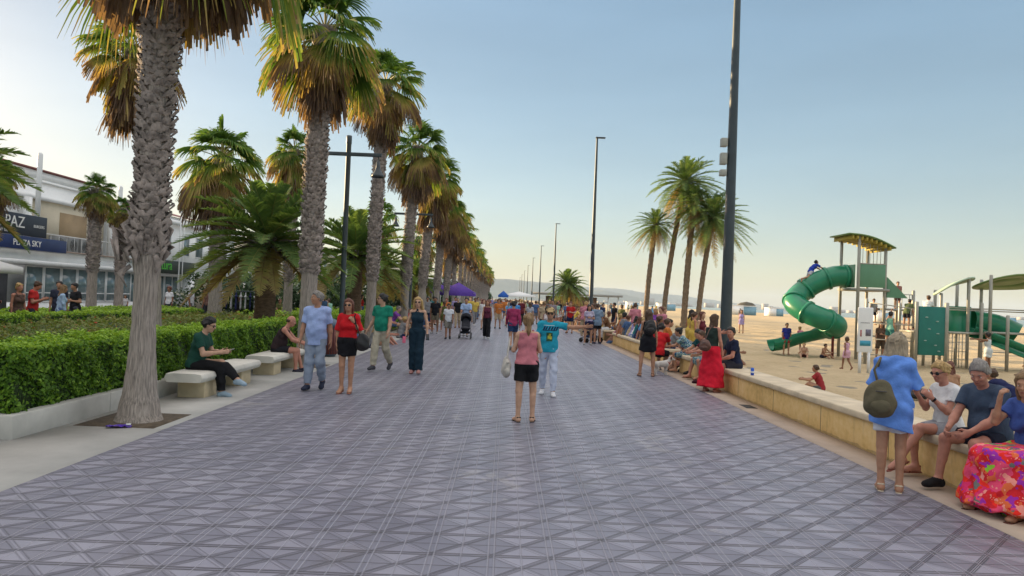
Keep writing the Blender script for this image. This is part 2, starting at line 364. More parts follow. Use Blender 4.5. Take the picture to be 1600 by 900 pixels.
# ---------------------------------------------------------------- planter, hedges
PLAN = pm('planter_concrete', (.47, .46, .42), .18, 1.6, .85, .2, 40)
p = empty('planter', (-5.45, 8.08, 0), 0, 'long low pale concrete planter kerb holding the clipped hedge', 'planter')
b = MB(); y = 0
while y < 22: b.box(-.16, 0, y, y + 1.99, -.05, .27); y += 2
b.box(-9.9, -.165, 0, .16, -.05, .27); b.obj('kerb', PLAN, p, bevel=.008)
MB().box(-9.9, -.16, .16, 22, -.05, .2).obj('soil', SOIL, p)
sheet('planting_ground', -15.4, -5.6, 30, 260, .01, SOIL, kind='structure')
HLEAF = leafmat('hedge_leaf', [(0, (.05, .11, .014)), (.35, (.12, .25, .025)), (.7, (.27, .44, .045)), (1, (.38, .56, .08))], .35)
RLEAF = leafmat('border_leaf', [(0, (.06, .12, .025)), (.45, (.15, .24, .045)), (.75, (.25, .28, .08)), (.93, (.20, .12, .06)), (.97, (.55, .07, .03)), (1, (.55, .07, .03))], .3)
OLEAF = leafmat('oleander_leaf', [(0, (.03, .055, .025)), (.5, (.06, .11, .05)), (.85, (.16, .24, .14)), (.95, (.6, .6, .55)), (1, (.7, .7, .66))], .25)
def leaves(rr, P, Nn, size, tone, jit=.7):
    """P points, Nn outward normals -> folded leaf faces"""
    n = len(P); d = rr.randn(n, 3) * jit + Nn; d /= np.linalg.norm(d, axis=1)[:, None]
    t = np.cross(d, rr.randn(n, 3)); t /= np.linalg.norm(t, axis=1)[:, None] + 1e-6; s_ = np.cross(d, t)
    a = (size * (.6 + .8 * rr.rand(n)))[:, None]; wv = a * .32
    V = np.stack([P - t * a * .5, P + s_ * wv + d * wv * .3, P + t * a * .6, P - s_ * wv + d * wv * .3], 1).reshape(-1, 3)
    return V, np.arange(4 * n).reshape(-1, 4), np.repeat(tone, 4)
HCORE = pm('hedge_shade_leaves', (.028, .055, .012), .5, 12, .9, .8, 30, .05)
def hedge(x0, x1, y0, y1, z0, z1, n, size, mat, label, group=None, lump=.05, seed=1, name='hedge', tb=0., cat='hedge', tr=.3):
    rr = np.random.RandomState(seed); h = empty(name, ((x0 + x1) / 2, y0, 0), 0, label, cat, group)
    ox, oy = (x0 + x1) / 2, y0
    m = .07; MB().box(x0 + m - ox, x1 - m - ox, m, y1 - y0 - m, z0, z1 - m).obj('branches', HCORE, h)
    W, L, H = x1 - x0, y1 - y0, z1 - z0; areas = np.array([W * L, L * H, L * H, W * H, W * H]); k = rr.choice(5, n, p=areas / areas.sum())
    a, c = rr.rand(n), rr.rand(n); P = np.zeros((n, 3)); N = np.zeros((n, 3))
    q = k == 0; P[q] = np.stack([x0 + a * W, y0 + c * L, np.full(n, z1)], 1)[q]; N[q] = (0, 0, 1)
    q = k == 1; P[q] = np.stack([np.full(n, x1), y0 + a * L, z0 + c * H], 1)[q]; N[q] = (1, 0, 0)
    q = k == 2; P[q] = np.stack([np.full(n, x0), y0 + a * L, z0 + c * H], 1)[q]; N[q] = (-1, 0, 0)
    q = k == 3; P[q] = np.stack([x0 + a * W, np.full(n, y0), z0 + c * H], 1)[q]; N[q] = (0, -1, 0)
    q = k == 4; P[q] = np.stack([x0 + a * W, np.full(n, y1), z0 + c * H], 1)[q]; N[q] = (0, 1, 0)
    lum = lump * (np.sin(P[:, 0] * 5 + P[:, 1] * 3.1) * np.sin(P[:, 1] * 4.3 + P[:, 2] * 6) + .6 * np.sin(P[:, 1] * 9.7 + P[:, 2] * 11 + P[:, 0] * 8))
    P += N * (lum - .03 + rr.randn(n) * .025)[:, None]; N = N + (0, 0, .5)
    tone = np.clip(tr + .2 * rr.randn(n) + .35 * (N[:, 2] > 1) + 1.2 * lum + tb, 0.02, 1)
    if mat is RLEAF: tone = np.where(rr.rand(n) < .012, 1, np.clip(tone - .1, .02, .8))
    P -= (ox, oy, 0)
    b = MB(); V, F, T = leaves(rr, P, N, size, tone); b.add(V, F, 0, T); b.obj('foliage', mat, h); return h
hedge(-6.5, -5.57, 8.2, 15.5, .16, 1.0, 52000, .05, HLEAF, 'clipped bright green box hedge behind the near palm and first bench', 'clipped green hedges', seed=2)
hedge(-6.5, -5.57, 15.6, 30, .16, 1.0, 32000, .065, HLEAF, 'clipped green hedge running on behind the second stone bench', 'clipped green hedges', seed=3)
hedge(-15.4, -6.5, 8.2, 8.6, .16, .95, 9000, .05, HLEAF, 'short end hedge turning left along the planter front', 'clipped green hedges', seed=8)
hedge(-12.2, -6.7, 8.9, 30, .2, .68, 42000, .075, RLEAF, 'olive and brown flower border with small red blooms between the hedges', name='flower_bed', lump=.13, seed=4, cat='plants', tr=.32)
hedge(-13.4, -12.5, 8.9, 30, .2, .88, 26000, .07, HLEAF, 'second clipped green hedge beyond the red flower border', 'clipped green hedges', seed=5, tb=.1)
hedge(-16.4, -15.5, 12, 34, .0, .82, 20000, .08, HLEAF, 'narrow hedge in front of the restaurant terrace', 'clipped green hedges', seed=6, tb=.05)
hedge(-12.0, -5.8, 31, 60, .0, .55, 26000, .12, HLEAF, 'low green ground shrubs under the palms beyond the second lamp', name='shrub_bed', lump=.2, seed=7, cat='plants')
hedge(-9.0, -5.8, 61, 150, .0, .6, 26000, .18, HLEAF, 'distant low shrub bed along the far palm row', name='shrub_bed', lump=.25, seed=9, cat='plants')
def bush_mesh(seed, n, mat, size, name='crown', sx=1.5, sz=1.5):
    rr = np.random.RandomState(seed); P = []; N = []
    cl = rr.randn(16, 3) * (.45, .45, .35); cl[:, 2] = np.abs(cl[:, 2]) + .45
    rad = .35 + .25 * rr.rand(16)
    k = rr.randint(0, 16, n); d = rr.randn(n, 3); d /= np.linalg.norm(d, axis=1)[:, None]
    r = rad[k] * (.55 + .45 * rr.rand(n) ** .4); P = cl[k] + d * r[:, None]; P *= (sx, sx, sz); 
    tone = np.clip(.25 + .2 * rr.randn(n) + .35 * (rr.rand(16)[k] - .3) + (rr.rand(n) > .95) * .6, .02, 1)
    b = MB(); q = P[:, 2] > .02; V, F, T = leaves(rr, P[q], d[q], size, tone[q]); b.add(V, F, 0, T); return b.mesh(name, mat)
BARK = pm('shrub_bark', (.12, .09, .06), .3, 12, .9, .5, 30, .01)
bm = [bush_mesh(21 + i, 5200, OLEAF, .16) for i in range(3)]
st = MB()
for a in range(6): st.tube([(0, 0, -.05), (.25 * math.cos(a), .25 * math.sin(a), .7), (.6 * math.cos(a), .6 * math.sin(a), 1.5)], [.05, .035, .01], 6)
stm = st.mesh('stem', BARK, True)
# x, y, scale
bl = [(-14, 40, 1.25), (-16.5, 44, 1.4), (-13, 49, 1.3), (-17, 52, 1.5), (-14, 56, 1.5), (-18.5, 58, 1.6), (-12, 63, 1.4), (-15.5, 66, 1.7), (-19, 70, 1.8), (-12.5, 74, 1.6), (-16, 80, 1.9), (-11, 86, 1.6), (-19, 90, 2.1),
      (-13, 97, 1.9), (-10, 106, 1.8), (-16, 112, 2.3), (-12, 124, 2.2), (-9.5, 138, 2.1), (-15, 148, 2.6), (-11, 165, 2.5), (-9, 190, 2.6), (-14, 200, 3)]
ordn = ['nearest', 'second', 'third', 'fourth', 'fifth', 'sixth', 'seventh', 'eighth', 'ninth', 'tenth', 'eleventh', 'twelfth', 'thirteenth', 'fourteenth', 'fifteenth', 'sixteenth', 'seventeenth', 'eighteenth', 'nineteenth', 'twentieth', 'twenty-first', 'twenty-second', 'twenty-third', 'twenty-fourth', 'twenty-fifth', 'twenty-sixth', 'twenty-seventh', 'twenty-eighth', 'twenty-ninth', 'thirtieth']
for i, (x, y, s_) in enumerate(bl):
    o = empty('oleander_shrub', (x, y, 0), rnd.uniform(0, 6), '%s leafy oleander shrub, counted outward, behind the palm row' % ordn[i].capitalize(), 'shrub', 'oleander shrubs behind the palms')
    o.scale = (s_, s_, s_ * rnd.uniform(.8, 1)); link('crown', bm[i % 3], o); link('stem', stm, o)

# ---------------------------------------------------------------- benches
BTOP = pm('bench_slab', (.55, .53, .47), .18, 2, .85, .4, 26, .012); BBLK = pm('bench_block', (.55, .45, .29), .22, 2.5, .85, .3, 30, .01)
def bench(x, y, L, label, rz=0):
    o = empty('stone_bench', (x, y, 0), rz, label, 'bench', 'stone benches along the hedge')
    b = MB(); n = 10; prof = [(-.29, -.05), (-.33, 0.02), (-.3, .085), (-.2, .1), (.2, .1), (.3, .085), (.33, .02), (.29, -.05)]
    V = []; ys = [-.5, -.49, -.46, -.3, 0, .3, .46, .49, .5]; sc_ = [.9, .96, .99, 1, 1, 1, .99, .96, .9]
    for yy, s2 in zip(ys, sc_):
        for px_, pz in prof: V.append((px_ * s2, yy * L, .33 + (pz if pz < 0 else pz * s2)))
    k = len(prof); F = [(i * k + j, i * k + (j + 1) % k, (i + 1) * k + (j + 1) % k, (i + 1) * k + j) for i in range(len(ys) - 1) for j in range(k)]
    b.add(V, F); b.add(V[:k], [tuple(range(k))]); b.add(V[-k:], [tuple(range(k))[::-1]])
    b.obj('seat', BTOP, o, smooth=False, bevel=.012)
    for s2 in (-1, 1): MB().box(-.22, .22, s2 * L * .3 - .24, s2 * L * .3 + .24, .0, .279).obj('leg', BBLK, o, bevel=.012)
bench(-5.02, 12.7, 2.7, 'near stone bench with the young man in black trousers on it')
bench(-5.02, 16.1, 2.5, 'second stone bench with the bald man sitting at its far end')
bench(-5.02, 27.6, 2.5, 'third stone bench beside the fourth palm, people lounging on it')
bench(-5.02, 36, 2.5, 'fourth stone bench beyond the second bell lamp post')

# ---------------------------------------------------------------- lamps
LM = pm('lamp_paint', (.035, .05, .058), .2, 3, .45, .05)
GALV = pm('grey_box_plastic', (.34, .35, .31), .12, 5, .6)
def bell_lamp():
    o = empty('bell_street_lamp')
    MB().lathe([(.0, 0), (.13, 0), (.13, .02), (.09, .05), (.085, .5), (.08, .52), (.075, 6.35), (.085, 6.37), (.085, 6.6), (.075, 6.62), (0, 6.62)], n=16).obj('pole', LM, o, smooth=False)
    MB().bar((-1.02, 0, 6.05), (1.02, 0, 6.05), .085, .11).obj('crossbar', LM, o, bevel=.01)
    for s_ in (-1, 1):
        l = MB().lathe([(.0, .03), (.02, .03), (.02, -.1), (.055, -.12), (.065, -.28), (.09, -.38), (.17, -.52), (.21, -.60), (.195, -.60), (.15, -.5), (.07, -.36), (0, -.36)], n=20).obj('lamp_shade', LM, o, loc=(s_ * .92, 0, 5.97), smooth=True)
        MB().ell((0, 0, -.5), (.06, .06, .07)).obj('bulb', pm('frosted_glass', (.6, .6, .58), .05), l, smooth=True)
    return o
L0 = bell_lamp()
for i, y in enumerate((22, 37.6, 53, 68.5, 84, 99.5, 115, 131, 147)):
    o = L0 if i == 0 else copy_tree(L0); o.location = (-5.0, y, 0)
    tag(o, ['tall double bell lamp nearest the camera, between second and third palms', 'double bell lamp post behind the blond woman in the dark jumpsuit', 'third double bell lamp post along the palm row', 'fourth double bell lamp beside the purple gazebo'][i] if i < 4 else '%s double bell lamp post, half hidden by palm crowns' % ordn[i].capitalize(), 'street lamp', 'double bell street lamps')
def tall_lamp(hd):
    o = empty('tall_street_lamp')
    MB().tube([(0, 0, 0), (0, 0, 1.2), (0, 0, 6), (0, 0, hd)], [.155, .15, .12, .065], 14).obj('pole', LM, o, smooth=True)
    MB().lathe([(0, 0), (.24, 0), (.24, .03), (.18, .05), (0, .05)]).obj('base_plate', LM, o)
    b = MB(); b.box(-.1, .55, -.12, .12, hd - .06, hd + .02); b.obj('lamp_head', LM, o, bevel=.02)
    return o
T0 = tall_lamp(12.9)
for i, y in enumerate((18.7, 48, 86, 122, 158, 194, 230, 266, 302)):
    o = T0 if i == 0 else copy_tree(T0); o.location = (5.72 if i else 5.78, y, 0)
    o.scale = (1, 1, 1) if i < 2 else (.9, .9, .86)
    tag(o, ['very tall dark lamp post nearest the camera, with grey boxes strapped high up', 'second tall dark lamp post, its head against the sky'][i] if i < 2 else '%s tall dark lamp post in the receding beach row' % ordn[i].capitalize(), 'street lamp', 'tall lamp posts along the beach wall')
for z, h in ((6.02, .22), (5.55, .30), (5.25, .16)):
    bx = MB().box(-.30, -.14, -.09, .09, z, z + h).obj('control_box', GALV, loc=(5.78, 18.7, 0), bevel=.012)
    tag(bx, {6.02: 'topmost grey box strapped to the nearest tall lamp post', 5.55: 'large pale box in the middle of the three on the post', 5.25: 'small grey box lowest on the nearest tall lamp post'}[z], 'box', 'boxes on the lamp post')

# litter bin
o = empty('litter_bin', (-4.85, 20, 0), 0, 'maroon slatted litter bin with blue grey domed lid behind the walkers', 'bin')
b = MB()
for k in range(18):
    a = k * 2 * math.pi / 18; b.box(.21, .23, -.03, .03, .08, .8, rz=a, c=(0, 0))
b.obj('slats', pm('bin_slats', (.14, .035, .03), .25, 8, .6), o)
MB().lathe([(0, .05), (.2, .05), (.2, .82), (.24, .83), (.25, .9), (.22, .98), (.12, 1.05), (0, 1.07)]).obj('lid', pm('bin_steel', (.08, .12, .17), .15, 5, .45), o, smooth=True)
MB().lathe([(0, 0), (.18, 0), (.18, .05), (0, .05)]).obj('base', LM, o)
# ================================================================ PALMS
FAN = leafmat('fan_palm_leaf', [(0, (.045, .11, .022)), (.3, (.10, .20, .035)), (.5, (.24, .29, .06)), (.66, (.46, .36, .13)), (.82, (.27, .175, .105)), (1, (.16, .11, .085))], .35, .8)
DATE = leafmat('date_palm_leaf', [(0, (.055, .12, .04)), (.35, (.14, .23, .07)), (.6, (.30, .33, .10)), (.8, (.36, .28, .11)), (1, (.24, .16, .09))], .42, .7)
PBARK = pm('palm_bark', (.29, .25, .215), .5, 55, .95, .8, 60, .015, stretch=(1, 1, .06), detail=4)
BOOT = pm('palm_boots', (.25, .21, .185), .55, 7, .95, .6, 30, .02)
DBARK = pm('date_palm_bark', (.17, .105, .065), .4, 8, .95, .9, 20, .04, stretch=(1, 1, 3))
PET = pm('palm_stalk', (.30, .26, .08), .3, 5, .6)
def fan_leaf(b, rr, base, az, el, pet, L, spread, n, tone, grav=.25, closed=0., tipt=.3):
    ca, sa, ce, se = math.cos(az), math.sin(az), math.cos(el), math.sin(el)
    d = np.array((ca * ce, sa * ce, se)); side = np.array((-sa, ca, 0)); up = np.cross(d, side) * 1.0; up = -up if up[2] < 0 else up
    # petiole curves down with its own weight
    ts = np.linspace(0, 1, 5); pts = base + np.outer(ts * pet, d) - np.outer((ts * pet) ** 2 * grav * .5, (0, 0, 1))
    b.tube(pts, np.linspace(.022, .012, 5), 3, 1, cap=False, tone=tone)
    d2 = nrm(pts[-1] - pts[-2]); up = nrm(np.cross(side, d2)); up = -up if up[2] < 0 else up; c = pts[-1]
    roll = rr.randn() * .35; side2 = side * math.cos(roll) + up * math.sin(roll); up2 = np.cross(d2, side2)
    st = np.array([.06, .35, .6, .82, 1.0]); A = np.linspace(-spread, spread, n + 1); V = []; T = []
    hw = np.array([.06, .35, .6, .36, .03]) * (2 * spread / n) * .46 * L
    for j in range(n):
        a = (A[j] + A[j + 1]) / 2; Lj = L * (.72 + .28 * math.cos(a * .55)) * rr.uniform(.9, 1.08)
        dirj = d2 * math.cos(a) + side2 * math.sin(a); perp = -d2 * math.sin(a) + side2 * math.cos(a)
        dr = (st ** 2.4) * Lj * (grav * .9 + rr.uniform(0, .3) * (st ** 2))
        P = c + np.outer(st * Lj, dirj) - np.outer(dr, (0, 0, 1)) + np.outer(np.cos(a) * 0 + st * Lj * .12 * abs(math.sin(a)), up2)
        if closed: P[:, :2] = P[:, :2] * (1 - closed * st[:, None] * .3) + base[:2] * closed * st[:, None] * .3
        e = up2 * .018 * (1 if j % 2 else -1)
        V.append(np.stack([P - perp * hw[:, None] + e, P + perp * hw[:, None] - e], 1).reshape(-1, 3))
        tt = tone + tipt * np.clip(st - .55, 0, 1) * rr.uniform(.3, 1.6) + rr.randn() * .03; T.append(np.repeat(tt, 2))
    V = np.concatenate(V); F = []
    for j in range(n):
        o = j * 10
        for k in range(4): F.append((o + 2 * k, o + 2 * k + 1, o + 2 * k + 3, o + 2 * k + 2))
    b.add(V, F, 0, np.clip(np.concatenate(T), .01, 1))
def fan_crown(seed, N=30, Rr=1.0, n=24, yellow=.5, lo=-34):
    rr = np.random.RandomState(seed); b = MB()
    for i in range(N):
        t = (i + .5) / N; el = math.radians(82 - (82 - lo) * t ** .8 + rr.randn() * 7); az = i * 2.39996 + rr.randn() * .25
        tone = .12 + .1 * rr.rand() + (yellow * max(0, t - .45) * 1.1 if rr.rand() < .75 else 0)
        fan_leaf(b, rr, np.array((0, 0, -.25 * t)), az, el, Rr * rr.uniform(.45, .85), Rr * rr.uniform(.62, .82), rr.uniform(1.2, 1.7), n, tone, grav=.25 + .45 * t, tipt=.3 + .8 * t)
    return b.mesh('crown', [FAN, PET])
def fan_skirt(seed, N=70, H=2.0, Rr=.75, n=12, r0=.3):
    """hanging dead leaves, sheathing the trunk"""
    rr = np.random.RandomState(seed); b = MB()
    for i in range(N):
        t = (i + .5) / N; z = -.1 - (H - 1.0) * t; az = i * 2.39996 + rr.randn() * .2
        el = math.radians(-52 - 25 * t + rr.randn() * 9)
        tone = np.clip(.62 + .35 * t + rr.randn() * .1, .5, 1)
        fan_leaf(b, rr, np.array((.12 * math.cos(az), .12 * math.sin(az), z)), az, el, Rr * rr.uniform(.3, .7), rr.uniform(.6, .85), .7, n, tone, grav=.4, closed=.35, tipt=.1)
    return b.mesh('dead_fronds', [FAN, BOOT])
def trunk_mesh(seed, H, prof, boots, bend=(0, 0), bs=.13, nring=16, out=.06, mat=None, step=.1):
    """prof: [(z, radius)]; boots: (z0, z1) range covered with leaf-base plates"""
    rr = np.random.RandomState(seed); zs = np.concatenate([[0, .03], np.arange(.1, H, .12), [H]]); r = np.interp(zs, [p[0] for p in prof], [p[1] for p in prof])
    cx = bend[0] * (zs / H) ** 2; cy = bend[1] * (zs / H) ** 2; n = 28; b = MB()
    ph = rr.rand(n) * 6
    def wob(i, a): return 1 + .03 * np.sin(a * 9 + ph) + .025 * math.sin(zs[i] * 21 + seed) + rr.randn(n) * .012
    b.tube(np.stack([cx, cy, zs], 1), r, n, 0, wob=wob)
    if boots:
        z = boots[0]; k = 0; V = []; F = []
        while z < boots[1]:
            rz = np.interp(z, [p[0] for p in prof], [p[1] for p in prof]); x0 = bend[0] * (z / H) ** 2; y0 = bend[1] * (z / H) ** 2
            for j in range(nring):
                a = (j + .5 * (k % 2)) * 2 * math.pi / nring + rr.randn() * .06; s_ = bs * rr.uniform(.7, 1.25); o_ = out * rr.uniform(.4, 1.5)
                er = np.array((math.cos(a), math.sin(a), 0)); et = np.array((-math.sin(a), math.cos(a), 0)); c = np.array((x0, y0, z + rr.randn() * .02))
                sk = rr.uniform(-.5, .5); wd = s_ * .75
                p0 = c + er * (rz - .02) - et * wd; p1 = c + er * (rz - .02) + et * wd
                p2 = c + er * (rz + o_) + et * (wd * .45 + sk * .05) + np.array((0, 0, s_ * 1.0)); p3 = c + er * (rz + o_) - et * (wd * .45 - sk * .05) + np.array((0, 0, s_ * 1.05))
                p4 = c + er * (rz + .012 + o_ * .4) + np.array((0, 0, s_ * .35)); 
                p5 = p2 - er * .03 + np.array((0, 0, .01)); p6 = p3 - er * .03 + np.array((0, 0, .01)); q = len(V)
                V += [p0, p4, p1, p2, p3, c + er * (rz + o_ + .015) + np.array((0, 0, s_ * .8)), p5, p6, c + er * (rz - .04) + np.array((0, 0, s_ * 1.1))]
                F += [(q, q + 1, q + 5, q + 4), (q + 1, q + 2, q + 3, q + 5), (q + 4, q + 5, q + 3, q + 6), (q + 4, q + 6, q + 8, q + 7)]
            z += step; k += 1
        b.add(V, F, 1, rr.rand(1)[0])
    return b.mesh('trunk', mat or [PBARK, BOOT], False)
crowns = [fan_crown(s, N, 1.0, 42, yl) for s, N, yl in ((1, 32, .75), (2, 30, 1.0), (3, 34, .9))]
lowcrowns = [fan_crown(s, 28, 1.05, 12, 1.0) for s in (11, 12)]
skirts = [fan_skirt(s) for s in (1, 2)]; lowskirt = fan_skirt(5, 44, 2.2, .75, 7)
PG = 'fan palms in the row along the promenade'
def fan_palm(x, y, H, label, r=.2, kind=0, group=PG, bend=(0, 0), far=False, cs=1.0, sk=1.0, seed=None, boots=True, pit=True):
    o = empty('fan_palm', (x, y, 0), 0, label, 'palm tree', group)
    seed = seed or int(x * 7 + y * 3) % 97 + 3
    if far:
        t = link('trunk', far_trunk, o); t.scale = (1, 1, H / 8)
    else: link('trunk', trunk_mesh(seed, H, [(0, r * 1.45), (.35, r * 1.15), (1.2, r), (2.2, r * .95), (2.8, r * 1.15), (H, r * 1.05)], (2.2 if boots else H - 1.2, H - .1), bend, bs=.12, nring=14, step=.11), o)
    c = link('crown', (lowcrowns if far else crowns)[kind % (2 if far else 3)], o, (bend[0], bend[1], H), rnd.uniform(0, 6)); c.scale = (cs,) * 3
    s_ = link('dead_fronds', lowskirt if far else skirts[kind % 2], o, (bend[0], bend[1], H - .15), rnd.uniform(0, 6)); s_.scale = (sk, sk, sk)
    if pit: MB().box(x - .55, x + .5, y - .45, y + .45, -.05, .0085).obj('soil', SOIL, kind='structure')
    return o
far_trunk = trunk_mesh(55, 8, [(0, .25), (.5, .2), (2, .16), (8, .17)], (2.4, 7.9), bs=.16, nring=9, step=.2)

# the big near palm
nearcrown = fan_crown(77, 24, 1.0, 26, .4, 5)
near = empty('fan_palm', (-4.78, 9.55, 0), 0, 'massive near fan palm in the left foreground, purple litter at its foot', 'palm tree', PG)
link('trunk', trunk_mesh(3, 8.0, [(0, .30), (.12, .255), (.4, .205), (.8, .17), (1.3, .145), (1.8, .14), (2.05, .16), (2.2, .19), (2.7, .215), (3.0, .18), (4.5, .19), (5.2, .22), (7.1, .22)], (2.2, 7.9), (.12, 0), bs=.105, nring=12, out=.055, step=.072), near)
b = MB(); rr = np.random.RandomState(9)                        # torn strips of bark round the knot
for i in range(40):
    a = rr.uniform(0, 6.28); z = rr.uniform(2.0, 2.75); r_ = .185; dz = rr.uniform(.12, .34); da = rr.uniform(-.5, .5); ou = rr.uniform(.02, .14)
    b.tube([(r_ * math.cos(a), r_ * math.sin(a), z), ((r_ + ou) * math.cos(a + da * .5), (r_ + ou) * math.sin(a + da * .5), z - dz * .4), ((r_ + .04) * math.cos(a + da), (r_ + .04) * math.sin(a + da), z - dz)], [.03, .055, .012], 6, 0, sq=.22)
for i in range(9):
    a = rr.uniform(2.6, 4.2); b.tube([(.25 * math.cos(a), .25 * math.sin(a), 2.3), (.42 * math.cos(a), .42 * math.sin(a), 2.35 + rr.rand() * .2), (.36 * math.cos(a), .36 * math.sin(a), 2.1)], [.03, .07, .02], 5, 0, sq=.5)
b.obj('torn_bark', BOOT, near)
bb = MB(); rr = np.random.RandomState(31)
for i in range(120):
    t = i / 120; az = i * 2.39996; el = math.radians(-12 - 55 * t + rr.randn() * 9)
    fan_leaf(bb, rr, np.array((.15 * math.cos(az), .15 * math.sin(az), .45 - .95 * t)), az, el, rr.uniform(.35, .85) * (1.2 - .6 * t), rr.uniform(.65, .9), .7, 24, np.clip(.84 + .14 * t + rr.randn() * .08, .6, 1), grav=.75, closed=.12, tipt=.05)
bb.obj('dead_fronds', [FAN, BOOT], near, (.12, 0, 7.5))
c = link('crown', nearcrown, near, (.12, 0, 8.0)); c.scale = (1.35,) * 3
bb = MB()
for az, el, pe, L, tn in ((-.1, -12, 1.2, .95, .2), (2.6, -25, 1.25, .8, .25), (-.5, -6, 1.3, .9, .25), (2.2, -5, 1.2, .9, .3), (-1.0, -30, 1.1, .9, .3)):
    fan_leaf(bb, rr, np.array((0, 0, -.1)), az, math.radians(el), pe, L, 1.2, 30, tn, grav=.75, tipt=.9)
bb.obj('fronds', [FAN, PET], near, (.12, 0, 7.45))
MB().box(-5.33, -4.33, 9.02, 10.1, -.05, .0085).obj('soil', SOIL, kind='structure')

fan_palm(-4.75, 17.3, 8.2, 'tall fan palm with brown skirt, directly behind the man in the pale blue shirt', .2, 0, bend=(.12, 0), cs=1.1, sk=.88)
fan_palm(-4.72, 25.2, 9.3, 'slim tall fan palm rising behind the man in the green polo and the bell lamp', .17, 1, bend=(.2, 0), cs=1.1, sk=.9)
fan_palm(-4.68, 33.2, 8.7, 'fourth fan palm of the row, broad golden skirt, left of the second bell lamp', .19, 2, bend=(.35, 0), cs=1.1, sk=1.05)
fan_palm(-4.75, 40.5, 8.6, 'fifth fan palm of the row, right of the second bell lamp post', .2, 1, bend=(.5, 0), cs=1.2, sk=1.2)
fan_palm(-4.7, 48.6, 8.2, 'sixth fan palm of the row, its golden fronds touching the fifth', .2, 0, bend=(.4, 0), cs=1.2, sk=1.2)
fan_palm(-4.7, 56.5, 8.0, 'seventh fan palm of the row, just left of the purple gazebo', .2, 2, bend=(.3, 0), cs=1.2, sk=1.2)
y = 64.5
for i in range(18):
    fan_palm(-4.7, y, rnd.uniform(7.4, 8.6), '%s palm of the receding row, beyond the purple gazebo' % ordn[i + 7].capitalize(), kind=i, far=True, cs=rnd.uniform(1.1, 1.3), sk=1.0, pit=False); y += 8
# second line, in the planting
G2 = 'fan palms in the planting bed'
fan_palm(-7.5, 15.4, 6.9, 'palm peeping out left of the massive trunk with yellow green fronds', .16, 1, G2, bend=(-.75, 0), cs=.72, sk=.72, pit=False)
fan_palm(-12.1, 30, 7.3, 'bushy fan palm standing alone above the pale restaurant roof', .26, 2, G2, cs=1.35, sk=1.25, pit=False)
fan_palm(-10.9, 36, 8.9, 'fan palm whose crown shows just left of the second row palm', .22, 0, G2, cs=1.0, sk=1.2, pit=False)
fan_palm(-18.1, 31.5, 5.9, 'small fan palm growing at the balcony with the air conditioners', .2, 0, G2, cs=.62, sk=.55, pit=False)
fan_palm(-19.6, 36.5, 5.6, 'ochre fronded small palm beside the balcony palm', .2, 1, G2, cs=.6, sk=.5, pit=False)
fan_palm(-16.4, 22.8, 5.2, 'fan palm at the left picture edge hanging over the dark sign', .18, 2, G2, cs=.6, sk=.6, pit=False)
far_trunk2 = far_trunk
for i, (x, y, h) in enumerate(((-9.5, 52, 7.5), (-8.3, 66, 7.2), (-9, 80, 7.6), (-7.8, 96, 7.5), (-9.2, 112, 7.8), (-8, 130, 7.4))):
    fan_palm(x, y, h, '%s palm of the inner line, seen through the row' % ordn[i].capitalize(), kind=i, far=True, group=G2, cs=1.2, sk=1.2, pit=False)

# ---- feather palms
def frond(b, rr, base, az, el, L, n, tone, grav, ll=.42, wind=(0, 0), vang=.5):
    ts = np.linspace(0, 1, n + 1); d = np.array((math.cos(az) * math.cos(el), math.sin(az) * math.cos(el), math.sin(el)))
    P = base + np.outer(ts * L, d) - np.outer(grav * L * ts ** 2.1, (0, 0, 1)) + np.outer(ts ** 2 * L, (wind[0], wind[1], 0))
    k = range(0, n + 1, max(1, n // 7)); b.tube(P[list(k)], np.linspace(.03, .006, len(list(k))), 3, 0, cap=False, tone=min(1, tone + .25))
    T = np.gradient(P, axis=0); T /= np.linalg.norm(T, axis=1)[:, None]; S = np.cross(T, (0, 0, 1)); S /= np.linalg.norm(S, axis=1)[:, None] + 1e-6; U = np.cross(S, T)
    q = slice(2, n + 1); m = n - 1; prof = (np.sin(np.clip(ts[q] * .95 + .08, 0, 1) * math.pi) ** .55) * ll
    V = []
    for sg in (-1, 1):
        dd = S[q] * sg * math.cos(vang) + U[q] * math.sin(vang) + T[q] * .75 + rr.randn(m, 3) * .09; dd /= np.linalg.norm(dd, axis=1)[:, None]
        l = (prof * rr.uniform(.85, 1.1, m))[:, None]; w_ = .016 + .012 * (prof[:, None] / ll); a = P[q]; mid = a + dd * l * .5 - np.array((0, 0, 1)) * l * .05; tip = a + dd * l - np.array((0, 0, 1)) * l * rr.uniform(.12, .35, (m, 1))
        V.append(np.stack([a - T[q] * w_, a + T[q] * w_, mid + T[q] * w_, mid - T[q] * w_, tip], 1).reshape(-1, 3))
    V = np.concatenate(V); i = np.arange(2 * m)[:, None] * 5; tt = np.clip(tone + rr.randn(2 * m) * .06, .01, 1)
    b.add(V, i + np.array([[0, 1, 2, 3]]), 0, np.repeat(tt, 5)); b.add(V, i + np.array([[3, 2, 4]]), 0, np.repeat(tt, 5))
def feather_crown(seed, N, L, n=46, lo=-40, grav=.45, wind=(0, 0), dead=.15, ll=.42):
    rr = np.random.RandomState(seed); b = MB()
    for i in range(N):
        t = (i + .5) / N; el = math.radians(84 - (84 - lo) * t ** .75 + rr.randn() * 5)
        tone = .15 + .2 * rr.rand() + (.45 if t > 1 - dead else 0) + .15 * t
        frond(b, rr, np.array((0, 0, -.3 * t)), i * 2.39996 + rr.randn() * .15, el, L * rr.uniform(.85, 1.05) * (.75 + .25 * math.sin(t * 3)), n, tone, grav * (.5 + .6 * t), ll, wind)
    return b.mesh('crown', DATE)
